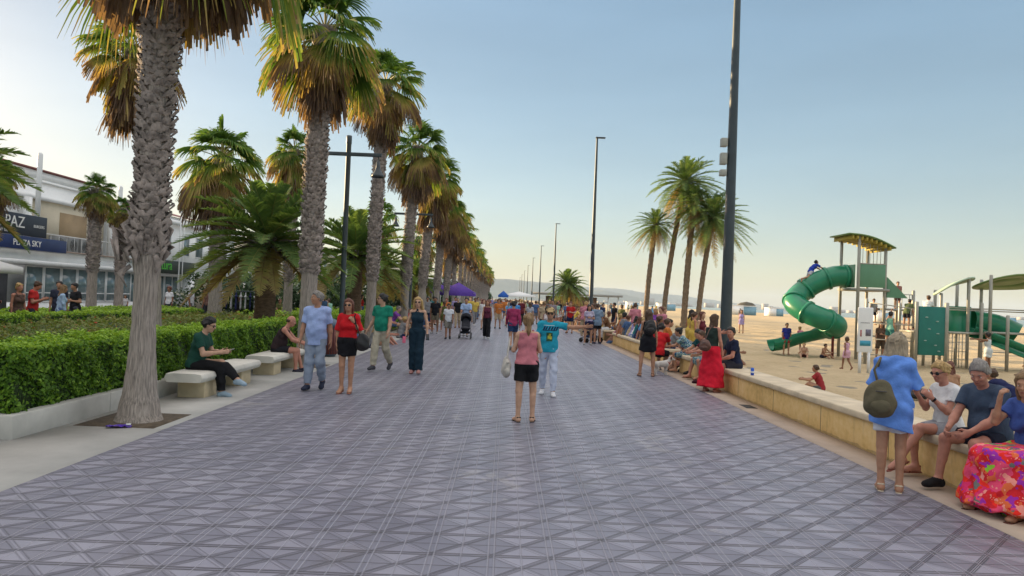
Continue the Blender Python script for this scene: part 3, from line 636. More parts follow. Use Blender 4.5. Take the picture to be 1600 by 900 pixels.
canc = [feather_crown(41, 66, 2.6, 60, -22, .42, ll=.46), feather_crown(42, 62, 2.7, 50, -22, .45, ll=.46)]
def canary(x, y, H, s_, label, k=0, r=.3):
    o = empty('date_palm', (x, y, 0), 0, label, 'palm tree', 'stout date palms in the planting bed')
    b = MB(); zs = np.arange(0, H + .01, .07)
    b.tube([(0, 0, z) for z in zs], [r * (1 + .07 * (i % 2)) * (1 if z < H - .9 else 1 + .25 * (z - H + .9)) for i, z in enumerate(zs)], 26, 0, wob=lambda i, a: 1 + .05 * np.sin(a * 13 + (i % 2) * 3.14))
    b.obj('trunk', DBARK, o)
    b = MB(); rr = np.random.RandomState(5)
    for i in range(60):
        a = i * 2.4; z = H - .75 + .7 * i / 60; b.tube([(r * math.cos(a), r * math.sin(a), z), ((r + .25) * math.cos(a), (r + .25) * math.sin(a), z + .16), ((r + .3 + .2 * rr.rand()) * math.cos(a), (r + .4) * math.sin(a), z + .3 - .3 * rr.rand())], [.06, .05, .02], 5, 0, sq=.5)
    b.obj('leaf_bases', BOOT, o)
    c = link('crown', canc[k % 2], o, (0, 0, H + .1), rnd.uniform(0, 6)); c.scale = (s_,) * 3
canary(-7.35, 22, 3.35, 1.16, 'stout date palm with wide arching fronds behind the bald seated man')
canary(-6.75, 32, 3.6, 1.22, 'second date palm, feathery fronds showing either side of the slim fan palm', 1)
canary(-8.0, 45, 3.3, 1.1, 'third date palm half hidden between the fourth and fifth fan palms', 0)
canary(-7.2, 58, 3.2, 1.1, 'distant date palm low behind the sixth fan palm', 1)
o = empty('date_palm', (-11.9, 14.4, 0), 0, 'date palm outside the left edge, one long frond hanging into view', 'palm tree', 'stout date palms in the planting bed')
MB().tube([(0, 0, 0), (0, 0, 4.0)], .3, 16).obj('trunk', DBARK, o); link('crown', canc[0], o, (0, 0, 4.15), 1.0)
# beach date palms
BB = [feather_crown(51, 76, 3.2, 44, -48, .5, (.12, 0), .16, .55), feather_crown(52, 64, 3.0, 40, -52, .55, (.15, 0), .2, .52)]
DT = pm('date_trunk_bark', (.20, .145, .095), .3, 6, .95, .9, 14, .05)
def date(x, y, tx, H, s_, k, label, r=.2, g_='slender date palms on the sand'):
    o = empty('date_palm', (x, y, 0), 0, label, 'palm tree', g_)
    zs = np.linspace(0, H, 40); b = MB(); b.tube([(tx * (z / H) ** 1.5, 0, z) for z in zs], [r * (1.25 if z < .4 else 1) * (1 + .12 * (i % 2)) for i, z in enumerate(zs)], 14, 0)
    b.obj('trunk', DT, o); c = link('crown', BB[k % 2], o, (tx, 0, H), rnd.uniform(0, 6)); c.scale = (s_,) * 3
date(11.75, 60, .6, 8.6, .8, 1, 'leftmost and shortest date palm of the beach group')
date(13.25, 60, 1.5, 12.4, 1.15, 0, 'tallest date palm of the beach group, leaning right, biggest crown')
date(14.75, 59, .5, 10.3, .95, 1, 'palm in the middle of the beach group, straight pale trunk with a shaggy top', .24)
date(15.75, 58.5, 1.0, 9.3, 1.12, 0, 'rightmost date palm of the beach group, fronds reaching the tall lamp post')
date(10.2, 120, 0, 4.9, 1.35, 0, 'far bushy palm near the flat roofed kiosk, left stem', .24, 'far palms by the kiosk')
date(11.0, 121, .2, 4.4, 1.05, 1, 'far bushy palm near the flat roofed kiosk, right stem', .2, 'far palms by the kiosk')

# ================================================================ BUILDINGS
WH = pm('white_render', (.86, .87, .86), .08, .8, .85, .1, 30); CR = pm('cream_render', (.56, .50, .38), .1, .8, .85, .1, 30)
WM = pm('white_window_frame', (.72, .73, .72), .05, 3, .5, .03); ROOFT = pm('dark_red_tile_edge', (.19, .06, .05), .3, 8, .8, .4, 20)
MINT = pm('mint_render', (.40, .60, .52), .1, 1, .8, .05); DARK = pm('dark_interior', (.035, .035, .04), .4, 1.5, .7, 0); NAVY = pm('navy_sign_board', (.012, .018, .035), .2, 2, .5, 0)
g = G('window_glass'); g.set((.13, .19, .20), .05); g.b.inputs['Specular IOR Level'].default_value = .9; GLASS = g.m
LET = pm('white_lettering', (.8, .8, .78), .03, 3, .6, 0)
def window(parent, x, y0, y1, z0, z1, mull=0, mid=None, fm=WM):
    """a window in a wall whose outer face is at x, looking towards +x"""
    f = MB(); t = .07; f.box(x - .03, x + .04, y0, y1, z0, z0 + t); f.box(x - .03, x + .04, y0, y1, z1 - t, z1)
    f.box(x - .03, x + .04, y0, y0 + t, z0 + t, z1 - t); f.box(x - .03, x + .04, y1 - t, y1, z0 + t, z1 - t)
    for i in range(mull):
        yy = y0 + (i + 1) * (y1 - y0) / (mull + 1); f.box(x - .03, x + .035, yy - t / 2, yy + t / 2, z0 + t, z1 - t)
    if mid: f.box(x - .028, x + .032, y0 + t, y1 - t, mid - .03, mid + .03)
    o = f.obj('window', fm, parent)
    MB().box(x - .02, x + .005, y0 + .01, y1 - .01, z0 + .01, z1 - .01).obj('pane', GLASS, o); return o
# restaurant building
bl_ = empty('restaurant_building', (0, 0, 0), 0, 'long white two storey restaurant building with glazed front and balcony', 'building')
X = -24.0
b = MB(); b.box(-36, X - 1.6, 14, 46, 3.3, 7.1); b.obj('upper_wall', WH, bl_)
b = MB(); b.box(-36, X - .02, 14, 46.5, -.05, .65); b.box(-36, X - .02, 14, 46.5, 2.55, 3.25); b.box(-36, X - .9, 14, 46.5, .65, 2.55); b.obj('wall', WH, bl_)
b = MB(); b.box(-36.2, X - 1.5, 13.6, 46.2, 7.1, 7.25); b.box(-36.1, X - 1.55, 13.8, 46.1, 7.25, 7.7); b.obj('cornice', WH, bl_)
b = MB(); b.box(-36, X - 1.45, 13.9, 46.15, 7.71, 7.82); b.obj('roof', ROOFT, bl_)
b = MB(); b.box(-24.9, X + .42, 14, 46.6, 2.62, 2.68); b.box(X + .38, X + .46, 14, 46.6, 2.56, 2.78); b.box(-24.9, X + .2, 14, 46.6, 3.25, 3.33); b.obj('canopy', WM, bl_)
MB().box(X - .9, X + .3, 14, 46.4, 3.335, 3.40).obj('awning_roll', pm('brown_awning', (.33, .25, .2), .2, 6, .8), bl_)
for y0 in np.arange(20, 45.5, 1.45):
    if 32.0 < y0 < 34.5: continue
    window(bl_, X + .0, y0, y0 + 1.4, .66, 2.54, 0, 1.15)
MB().box(X - .5, X + .02, 32.2, 34.7, 0, 2.5).obj('doorway', DARK, bl_)
# upper floor: recessed balcony with cream back wall, openings, masts
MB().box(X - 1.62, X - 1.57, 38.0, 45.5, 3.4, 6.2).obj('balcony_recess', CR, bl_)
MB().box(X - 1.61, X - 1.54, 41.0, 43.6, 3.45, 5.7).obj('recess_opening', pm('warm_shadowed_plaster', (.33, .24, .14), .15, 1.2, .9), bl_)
MB().box(X - 1.61, X - 1.55, 28.5, 31.8, 3.6, 6.0).obj('terrace_opening', DARK, bl_)
MB().box(X - 1.61, X - 1.38, 14, 46, 6.15, 6.4).obj('balcony_beam', WH, bl_)
for yy in (37.6, 45.6): MB().box(X - 1.4, X - 1.1, yy, yy + .3, 3.3, 6.15).obj('column', WH, bl_)
b = MB(); 
for yy in np.arange(37.2, 44.6, .7): b.box(X - .5, X - .48, yy, yy + .015, 3.4, 4.25)
b.box(X - .53, X - .45, 37.1, 44.7, 4.25, 4.3); b.obj('railing', WM, bl_)
for i, yy in enumerate((39.4, 40.6, 41.8, 43.0)):
    ac = empty('air_conditioner', (X - .95, yy, 3.42), 0, ['air conditioning unit nearest the left on the balcony', 'second air conditioning unit from the left on the balcony', 'third air conditioning unit from the left on the balcony', 'rightmost air conditioning unit on the balcony, by the small palm'][i], 'air conditioner', 'air conditioners on the balcony')
    MB().box(-.18, .18, 0, 1.0, 0, .85).obj('casing', pm('metal_casing', (.24, .25, .25), .1, 4, .5), ac, bevel=.02)
    fan = MB()
    for r_ in (.32, .24, .16, .08):
        aa = np.linspace(0, 2 * math.pi, 21); fan.tube([(.19, .5 + r_ * math.cos(q), .42 + r_ * math.sin(q)) for q in aa], .008, 4, cap=False)
    for q in range(8): fan.bar((.19, .5, .42), (.19, .5 + .32 * math.cos(q * .785), .42 + .32 * math.sin(q * .785)), .01, .01)
    fan.obj('fan_grille', DARK, ac)
for i, (yy, h) in enumerate(((37.2, 8.4), (45.0, 7.9))):
    o = empty('flag_mast', (X - .35, yy, 3.3), 0, ['tall white mast on the terrace right of the dark signs', 'white mast between the small palms and the massive trunk'][i], 'mast', 'white masts on the restaurant')
    MB().lathe([(0, 0), (.13, 0), (.12, h - 3.4), (.06, h - 3.3), (0, h - 3.3)], n=12).obj('pole', WM, o)
# signs
def sign(name, y0, y1, z0, z1, x, label, mat=NAVY):
    o = empty(name, (x, y0, z0), 0, label, 'sign'); MB().box(-.1, 0, 0, y1 - y0, 0, z1 - z0).obj('board', mat, o, bevel=.01); return o
s1 = sign('shop_sign', 30.2, 37.0, 3.95, 5.0, X + .3, 'large dark board sign reading LA PAZ above the terrace')
text_obj('lettering', 'LA PAZ', .78, LET, s1, (.012, 2.55, .37), (R(90), 0, R(90)), .01)
text_obj('lettering', 'BURGERS', .2, LET, s1, (.012, 5.75, .46), (R(90), 0, R(90)), .005)
text_obj('lettering', 'RESTAURANT TAPAS', .19, LET, s1, (.012, 2.4, .1), (R(90), 0, R(90)), .005)
s2 = sign('shop_sign', 33.2, 38.6, 3.28, 3.93, X + .38, 'lower deep blue sign reading PLAZA SKY under the large one', pm('blue_sign_board', (.012, .03, .12), .2, 2, .5, 0))
text_obj('lettering', 'PLAZA SKY', .42, LET, s2, (.012, 1.2, .18), (R(90), 0, R(90)), .01)
s3 = sign('shop_sign', 47.2, 54.6, 2.62, 3.55, X + .3, 'black shop sign with green script lettering behind the massive palm', pm('black_sign', (.012, .02, .014), .2, 2, .5, 0))
t = text_obj('lettering', 'natura', .95, pm('green_lettering', (.08, .45, .04), .1, 3, .5, 0), s3, (.012, 1.3, .28), (R(90), 0, R(90)), .01); t.data.transform(Matrix.Shear('XY', 4, (.25, 0)) if False else Matrix.Identity(4))
# second building
bd = empty('shop_building', (0, 0, 0), 0, 'white two storey shop building with dark red roof edge beyond the restaurant', 'building')
b = MB(); b.box(-38, X - .3, 47, 64, 2.6, 6.2); b.box(-38, X - .8, 47, 64, -.05, 2.6); b.box(X - .8, X, 54.6, 55.4, 0, 2.6); b.box(X - .8, X, 63.4, 64, 0, 2.6); b.obj('wall', WH, bd)
b = MB(); b.box(-38.4, X + .1, 46.7, 64.3, 6.2, 6.5); b.box(-38, X - .1, 46.8, 64.2, 6.5, 6.75); b.obj('cornice', WH, bd)
b = MB(); V = [(X + .1, 46.7, 6.76), (X + .1, 64.3, 6.76), (-30, 64.3, 8.2), (-30, 46.7, 8.2), (-38, 46.7, 6.7), (-38, 64.3, 6.7)]
b.add(V, [(0, 1, 2, 3), (3, 2, 5, 4)]); b.add([V[0], V[3], V[4]], [(0, 1, 2)]); b.obj('roof', ROOFT, bd)
MB().box(X - .3, X + .02, 47, 64, 2.56, 2.62).obj('canopy', WM, bd)
for y0 in (48.4, 50.6, 53.6, 56, 58.4, 60.8): window(bd, X - .3, y0, y0 + 1.3, 4.0, 5.6, 0, None, WM)
MB().box(X - .79, X - .72, 47.2, 54.4, .1, 2.5).obj('shop_front', pm('lit_shop_interior', (.45, .42, .36), .5, 1.6, .7, 0), bd)
for y0 in (47.2, 49.6, 52): window(bd, X - .68, y0, y0 + 2.3, .1, 2.5, 1)
MB().box(X - .79, X - .7, 56, 63, .05, 2.45).obj('open_shutter', CR, bd)
o = empty('mast_pair', (X + .3, 52, 0), 0, 'pair of thin white masts in front of the shop building', 'mast'); MB().lathe([(0, 0), (.07, 0), (.05, 8.3), (0, 8.3)], n=8).obj('pole', WM, o); MB().lathe([(0, 0), (.06, 0), (.05, 8.1), (0, 8.1)], (0, .55, 0), 8).obj('pole', WM, o)
MB().box(-.7, .7, -.6, .6, 2.45, 2.72).obj('projector_box', DARK, loc=(X + 1.0, 60.5, 0), bevel=.03, label='dark boxy awning hood below the long palm fronds', cat='awning')
def plain_building(y0, y1, h, mat, label, x=X, nz=2):
    o = empty('beach_hotel', (0, 0, 0), 0, label, 'building', 'pale buildings hidden behind the palms')
    MB().box(x - 16, x, y0, y1, -.05, h).obj('wall', mat, o); MB().box(x - 16.2, x + .2, y0 - .2, y1 + .2, h, h + .35).obj('cornice', WH, o)
    for k in range(nz):
        yy = y0 + 1
        while yy < y1 - 2: window(o, x, yy, yy + 1.5, .8 + k * 3.1, 2.5 + k * 3.1); yy += 3.4
plain_building(64.5, 70, 3.0, WH, 'low white side building with dark openings behind the first date palm', nz=1)
plain_building(76, 104, 6.6, CR, 'cream building glimpsed behind the oleanders, nearer one')
plain_building(108, 150, 7.0, WH, 'white building glimpsed behind the oleanders, middle one', -25)
plain_building(155, 215, 8.6, CR, 'cream building at the far end behind the palms', -25)
plain_building(-20, 13, 7.4, WH, 'white building left of the picture, outside the frame')
# market canopy at left edge
def parasol(x, y, h, r, col, label, n=4, cat='parasol', nm='parasol'):
    o = empty(nm, (x, y, 0), 0, label, cat); MB().tube([(0, 0, 0), (0, 0, h + .1)], .03, 8).obj('pole', WM, o)
    V = [(0, 0, h + .25)] + [(r * math.cos(a), r * math.sin(a), h - .3) for a in np.arange(n) * 2 * math.pi / n + math.pi / 4] + [(r * math.cos(a), r * math.sin(a), h - .5) for a in np.arange(n) * 2 * math.pi / n + math.pi / 4]
    b = MB(); b.add(V, [(0, 1 + i, 1 + (i + 1) % n) for i in range(n)]); b.add(V, [(1 + i, 1 + n + i, 1 + n + (i + 1) % n, 1 + (i + 1) % n) for i in range(n)])
    c = b.obj('canopy', col, o); m_ = c.modifiers.new('thick', 'SOLIDIFY'); m_.thickness = .015
parasol(-15.6, 19.4, 2.45, 2.2, pm('white_canvas', (.68, .68, .66), .06, 2, .8), 'white canvas parasol entering from the left edge over the diners')
def gazebo(x, y, s_, h, col, label, name='gazebo', cat='gazebo', valance=None, g_=None):
    o = empty(name, (x, y, 0), 0, label, cat, g_)
    for sx in (-1, 1):
        for sy in (-1, 1): MB().box(sx * s_ - .03, sx * s_ + .03, sy * s_ - .03, sy * s_ + .03, 0, h).obj('leg', WM, o)
    b = MB(); q = [(-s_, -s_), (s_, -s_), (s_, s_), (-s_, s_)]; V = [(0, 0, h + .85)] + [(a * .45, c * .45, h + .5) for a, c in q] + [(a * 1.02, c * 1.02, h + .04) for a, c in q] + [(a * 1.03, c * 1.03, h - .25) for a, c in q]
    b.add(V, [(0, 1 + i, 1 + (i + 1) % 4) for i in range(4)]); b.add(V, [(k + i, k + 4 + i, k + 4 + (i + 1) % 4, k + (i + 1) % 4) for k in (1, 5) for i in range(4)]); c = b.obj('canopy', col, o)
    return o
PUR = cloth((.10, .05, .30), 'purple')
gazebo(-3.9, 59, 1.35, 2.15, PUR, 'bright purple peaked gazebo standing at the edge of the palm row')
gazebo(-5.6, 66, 1.3, 2.3, PUR, 'second purple gazebo partly behind the nearer one')
gazebo(2.8, 150, 3.2, 2.6, pm('white_canvas', (.68, .68, .66), .06, 2, .8), 'far white marquee roof above the crowd', 'marquee', 'tent')
gazebo(-.4, 120, .9, 2.3, cloth((.02, .09, .35), 'bluecanvas'), 'small blue canopy stall far down the promenade', 'market_stall', 'stall')
o = empty('beach_kiosk', (13.5, 132, 0), 0, 'flat roofed brown beach kiosk beyond the wall, behind the far palms', 'kiosk')
MB().box(-6, 3, -2.5, 2.5, 0, 2.7).obj('wall', pm('brown_cladding', (.16, .09, .06), .25, 1.4, .8), o); MB().box(-8.5, 7.5, -3.5, 3.5, 2.9, 3.25).obj('roof', pm('grey_roof', (.30, .30, .29), .1, 1, .7), o)
for x_ in (-7.5, 5.0, 6.8): MB().box(x_ - .1, x_ + .1, -3, -2.8, 0, 2.9).obj('post', WM, o)
# huts and distant shore town
HUTB = pm('hut_blue', (.22, .40, .52), .1, 2, .7)
def hut(x, y, wd, h, label, mat=None, hat=False):
    o = empty('beach_hut', (x, y, 0), 0, label, 'hut', 'small white huts far down the beach')
    MB().box(-wd / 2, 0, -2, 2, 0, h).obj('wall', WH, o); MB().box(0.003, wd / 2, -2, 2, 0, h * .92).obj('side_wall', HUTB, o); MB().box(-wd * .52, wd * .52, -2.1, 2.1, h, h + .15).obj('roof', WH, o)
    if hat: MB().lathe([(2.6, h + .15), (1.6, h + .9), (0, h + 1.2)], (wd * .2, 0, 0)).obj('thatch', pm('thatch', (.07, .06, .035), .3, 3), o)
hut(66, 200, 7, 2.5, 'white hut with a small dark thatched top, right of the tall lamp post', hat=True); hut(77, 205, 4, 2.2, 'blue white hut next to the thatched one')
hut(56, 250, 6, 2.4, 'pale hut seen between the beach palm trunks and the lamp post'); hut(45, 255, 4, 2.4, 'tiny pale hut right of the middle beach palm trunk')
hut(92, 175, 3.4, 2.3, 'white hut seen through the playground tower'); hut(118, 170, 5, 2.3, 'white hut at the far right behind the climbing frame')
rr = np.random.RandomState(77)
CITY = pm('distant_facades', (.42, .40, .37), .3, .02, .9, 0)
for i in range(46):
    X_ = 180 + i * 52 + rr.randn() * 12; Y_ = 3300 + rr.rand() * 300; h = rr.uniform(8, 34) if 6 < i < 40 else rr.uniform(5, 14)
    if i < 44: tag(MB().box(-rr.uniform(8, 22), rr.uniform(8, 22), -15, 15, -1, h).obj('distant_building', CITY, loc=(X_, Y_, 0)), 'tiny hazy building of the far shore town on the horizon', 'building', 'hazy buildings along the far shore')
sheet('far_shore', 128, 2600, 3150, 4200, .3, EARTH, kind='structure')
# ================================================================ PLAYGROUND
PG1 = pm('slide_green_plastic', (.012, .20, .10), .12, 2.5, .32, .05); g_ = PG1.node_tree
PPOST = pm('steel_post', (.36, .35, .30), .12, 3, .45, .05, metal=.3); PANG = pm('grey_green_panel', (.11, .26, .15), .1, 2, .5, .05); PROCK = pm('teal_climbing_panel', (.008, .15, .12), .12, 2, .5, .08)
ROOFG = pm('olive_roof_panel', (.15, .24, .075), .15, 2, .5, .05); ROOFP = pm('pale_green_roof', (.34, .46, .34), .1, 2, .5, .05); YEL = pm('yellow_slats', (.46, .36, .06), .1, 3, .6, .05); RED = pm('dark_red_post', (.16, .02, .02), .15, 4, .5)
pt = empty('play_tower', (13.6, 28, 0), 0, 'tall play tower with green spiral tube slide and arched slatted roof', 'playground')
ox, oy = 13.6, 28
def post(par, x, y, z1, r=.06, z0=0, nm='post', m=PPOST):
    return MB().lathe([(0, z0), (r, z0), (r, z1), (r * .7, z1 + .03), (0, z1 + .03)], (x - par.location[0], y - par.location[1], 0), 12).obj(nm, m, par, smooth=False)
for x, y, z in ((13.62, 29.1, 4.75), (13.75, 27.9, 4.85), (14.85, 28.0, 4.4), (14.75, 29.2, 4.35), (16.05, 28.1, 2.75), (16.0, 29.2, 2.75)): post(pt, x, y, z)
MB().box(0, 1.4, -.1, 1.3, 2.68, 2.78).obj('deck', PPOST, pt); MB().box(1.3, 2.5, 0, 1.3, 1.95, 2.03).obj('lower_deck', PPOST, pt)
MB().box(.2, 1.2, -.12, -.08, 2.82, 3.72).obj('panel', PANG, pt, bevel=.01); MB().box(.03, .07, .0, 1.1, 2.8, 3.7).obj('panel', PANG, pt)
b = MB(); V = [(1.32, -.05, 3.25), (1.32, -.05, 2.45), (2.15, -.05, 2.45), (1.32, 0, 3.25), (1.32, 0, 2.45), (2.15, 0, 2.45)]; b.add(V, [(0, 1, 2), (5, 4, 3)]); b.add(V, [(0, 3, 4, 1), (1, 4, 5, 2), (2, 5, 3, 0)]); b.obj('sloping_panel', PANG, pt)
b = MB(); n = 12
for s_ in (0, 1):
    for i in range(n + 1):
        t = i / n
        b.v; 
V = []
for i in range(n + 1):
    t = i / n; z = 4.86 + .14 * math.sin(math.pi * t) - .5 * t
    for y, dz in ((-.3, 0), (1.4, 0), (1.4, .05), (-.3, .05)): V.append((-.35 + 1.85 * t, y, z + dz))
F = [(4 * i + j, 4 * i + (j + 1) % 4, 4 * i + 4 + (j + 1) % 4, 4 * i + 4 + j) for i in range(n) for j in range(4)] + [(0, 3, 2, 1), (4 * n, 4 * n + 1, 4 * n + 2, 4 * n + 3)]
b = MB(); b.add(V, F); b.obj('roof', ROOFG, pt)
b = MB()
for i in range(9):
    t = (i + 1) / 10; z = 4.85 + .14 * math.sin(math.pi * t) - .5 * t; x = -.35 + 1.85 * t; b.box(x - .03, x + .03, -.25, 1.35, z - .16, z - .004)
b.obj('roof_slats', YEL, pt)
b = MB()
for x in np.arange(.3, 1.2, .14): b.bar((x, -.1, 3.74), (x, -.1, 4.62 - .2 * x), .015, .015)
b.bar((.15, -.1, 3.74), (1.25, -.1, 3.74), .04, .04); b.obj('railing', PPOST, pt)
b = MB(); b.bar((1.25, 0, 3.0), (1.25, 0, .4), .03, .03)
for z in (.35, .9, 1.45): b.bar((.15, 0, z), (2.45, .1, z), .035, .035); 
for z in (.35, .9, 1.45): b.bar((1.3, 1.2, z), (2.45, 1.2, z), .035, .035)
for x in (1.4, 1.7, 2.0, 2.3): b.bar((x, .1, 2.05), (x, .1, 2.6), .02, .02)
b.bar((1.25, .1, 2.6), (2.45, .1, 2.6), .03, .03); b.obj('climbing_bars', PPOST, pt)
post(pt, 12.85, 27.95, 1.25, .05, nm='slide_post', m=RED)
def catmull(P, n=8):
    P = [np.array(p, float) for p in P]; P = [2 * P[0] - P[1]] + P + [2 * P[-1] - P[-2]]; o = []
    for i in range(1, len(P) - 2):
        for k in range(n):
            t = k / n; a, b_, c, d = P[i - 1:i + 3]; o.append(.5 * ((2 * b_) + (c - a) * t + (2 * a - 5 * b_ + 4 * c - d) * t * t + (3 * b_ - a - 3 * c + d) * t ** 3))
    o.append(P[-2]); return o
tp = catmull([(13.62, 28.5, 3.25), (13.1, 28.55, 3.22), (12.45, 28.7, 2.95), (11.85, 28.75, 2.5), (11.5, 28.45, 2.1), (11.75, 27.85, 1.75), (12.3, 27.55, 1.5), (12.9, 27.85, 1.28), (12.95, 28.5, 1.12)], 10)
tp = [p - np.array((ox, oy, 0)) for p in tp]
sl = MB().tube(tp, .42, 26, cap=False).obj('tube_slide', PG1, pt, smooth=True)
b = MB(); tp = np.array(tp); T = np.gradient(tp, axis=0)
for i in (2, 14, 26, 38, 50, 62, 74):
    d = nrm(T[i]); b.tube([tp[i] - d * .05, tp[i] - d * .049, tp[i] + d * .049, tp[i] + d * .05], [.42, .47, .47, .42], 26, cap=False)
b.obj('slide_collar', PG1, sl)
ch = np.array(catmull([(12.95, 28.5, 1.12), (12.6, 29.0, .95), (12.0, 29.25, .75), (11.4, 29.35, .52), (10.95, 29.35, .42)], 6)) - (ox, oy, 0); T = np.gradient(ch, axis=0); V = []; m = 12
for p, d in zip(ch, T):
    d = nrm(d); s_ = nrm(np.cross(d, (0, 0, 1))); u = np.cross(s_, d)
    for r_ in (.42, .37):
        rng = np.linspace(math.pi * .98, math.pi * 2.02, m) if r_ == .42 else np.linspace(math.pi * 2.02, math.pi * .98, m)
        for a in rng: V.append(p + s_ * r_ * math.cos(a) + u * (r_ * math.sin(a) + .08))
k = 2 * m; F = [(i * k + j, i * k + (j + 1) % k, (i + 1) * k + (j + 1) % k, (i + 1) * k + j) for i in range(len(ch) - 1) for j in range(k)]
b = MB(); b.add(V, F); b.obj('slide_chute', PG1, sl, smooth=True)

rp = empty('climbing_wall', (14.2, 24.5, 0), 0, 'teal climbing wall panel with handholds between two steel posts', 'playground')
post(rp, 14.12, 24.5, 2.25, .06); post(rp, 15.16, 24.5, 2.25, .07); MB().box(0, .9, -.03, .03, .45, 2.12).obj('panel', PROCK, rp, bevel=.01)
HOLD = pm('grey_handhold', (.30, .42, .38), .1, 5, .6)
for x, z in ((.25, 1.75), (.62, 1.62), (.35, 1.35), (.65, 1.2), (.22, .95), (.58, .8), (.7, .6)): MB().ell((x, -.045, z), (.055, .035, .022), 10, 6).obj('handhold', HOLD, rp, smooth=True)
for x, y in ((14.2, 25.7), (15.1, 25.7)): post(rp, x, y, 2.2, .05)
MB().box(-.05, .95, .05, 1.25, 1.2, 1.27).obj('deck', PPOST, rp)
b = MB()
for z in (.35, .9, 1.45): b.bar((-1.35, .9, z), (0, 0, z), .035, .035)
b.bar((-1.35, .9, 2.2), (0, 0, 2.0), .035, .035); b.obj('climbing_bars', PPOST, rp)
post(rp, 13.9 - 1.05, 25.4, 2.3, .05)

cf = empty('climbing_frame', (16, 25.5, 0), 0, 'climbing frame with leaf shaped roofs and a second green slide at right', 'playground')
for x, y, z in ((15.5, 25.4, 2.6), (15.95, 26.5, 2.75), (16.35, 25.2, 3.2), (16.7, 25.0, 2.3), (17.0, 25.0, 3.3), (17.6, 26.4, 3.2), (16.7, 26.4, 3.0), (18.3, 25.0, 3.3), (17.35, 24.6, 1.9)): post(cf, x, y, z, .055)
b = MB(); b.box(-.5, .9, -.4, 1.0, 1.2, 1.28); b.box(.9, 2.3, -.5, .9, 1.25, 1.33); b.obj('deck', PPOST, cf)
b = MB()
for z in (2.05, 2.12): b.bar((-.9, -.1, z), (3, -.5, z), .04, .04)
for x in np.arange(-.45, .35, .12): b.bar((x, -.35, .0), (x, -.35, 1.25), .02, .02)
for z in (.3, .6, .9): b.bar((-.5, -.35, z), (.35, -.35, z), .02, .02)
b.bar((.7, -.5, .62), (3, -.6, .62), .035, .035); b.bar((-.5, 1.0, 2.1), (1.7, 1.0, 2.1), .035, .035)
for x in np.arange(-.45, 1.6, .14): b.bar((x, 1.0, 1.25), (x, 1.0, 2.1), .018, .018)
b.obj('railing', PPOST, cf)
def leaf_roof(cx, cy, cz, lx, ly, tx, nm, m, ty=0):
    V = [(cx, cy, cz + .05)]; n = 24
    for rr_, dz in ((.5, .03), (1, 0)):
        for i in range(n):
            a = 2 * math.pi * i / n; x = lx * rr_ * math.cos(a); y = ly * rr_ * math.sin(a); V.append((cx + x, cy + y, cz + x * tx + y * ty - .12 * (rr_ ** 2) * (x / lx) ** 2 + dz))
    F = [(1 + i, 1 + n + i, 1 + n + (i + 1) % n, 1 + (i + 1) % n) for i in range(n)]
    b = MB(); b.add(V, [(0, 1 + i, 1 + (i + 1) % n) for i in range(n)]); b.add(V, F); o = b.obj(nm, m, cf); s_ = o.modifiers.new('thick', 'SOLIDIFY'); s_.thickness = .05; return o
leaf_roof(.0, .0, 3.0, .68, .55, .42, 'roof', ROOFP, -.25); leaf_roof(2.0, .1, 3.15, 1.15, .9, .03, 'roof', ROOFG, -.28)
MB().lathe([(.42, 0), (.42, .9), (.36, .9), (.36, 0), (.42, 0)], (0, 0, 0), 22).obj('tunnel', PG1, cf, (.35, .3, 1.28), smooth=False)
MB().tube(np.array(catmull([(17.0, 26, 1.7), (17.8, 25.9, 1.6), (18.4, 25.6, 1.3)], 6)) - (16, 25.5, 0), .36, 20, cap=False).obj('tube_slide', PG1, cf, smooth=True)
pts = np.array(catmull([(16.7, 25.6, 1.25), (17.4, 25.2, .95), (18.2, 24.9, .6), (19, 24.8, .35)], 6)) - (16, 25.5, 0); b = MB()
for s_ in (-1, 1): b.tube(pts + np.array((0, s_ * .25, .12)), .05, 8, sq=3)
b.tube(pts, .27, 10, sq=.25); b.obj('slide_chute', PG1, cf, smooth=True)
# sign on two legs
o = empty('notice_board', (10.85, 21.5, 0), R(4), 'white rounded notice board on two white legs in the sand', 'sign')
MB().box(-.24, .24, -.03, .03, .62, 1.98).obj('board', WM, o, bevel=.03)
for s_ in (-1, 1): MB().box(s_ * .14 - .035, s_ * .14 + .035, -.025, .025, 0, .64).obj('leg', WM, o)
MB().box(-.17, .17, -.0345, -.031, .82, .98).obj('blue_panel', pm('blue_print', (.05, .30, .42), .1, 8), o)
MB().box(.0, .17, -.0345, -.031, 1.12, 1.32).obj('pictogram', pm('grey_print', (.16, .15, .2), .5, 30), o); MB().box(-.17, -.12, -.0345, -.031, 1.1, 1.3).obj('pictogram', pm('red_print', (.4, .14, .14), .4, 30), o)
text_obj('lettering', 'ZONA INFANTIL', .04, pm('dark_print', (.06, .06, .07)), o, (-.17, -.0325, 1.5), (R(90), 0, 0), .002)

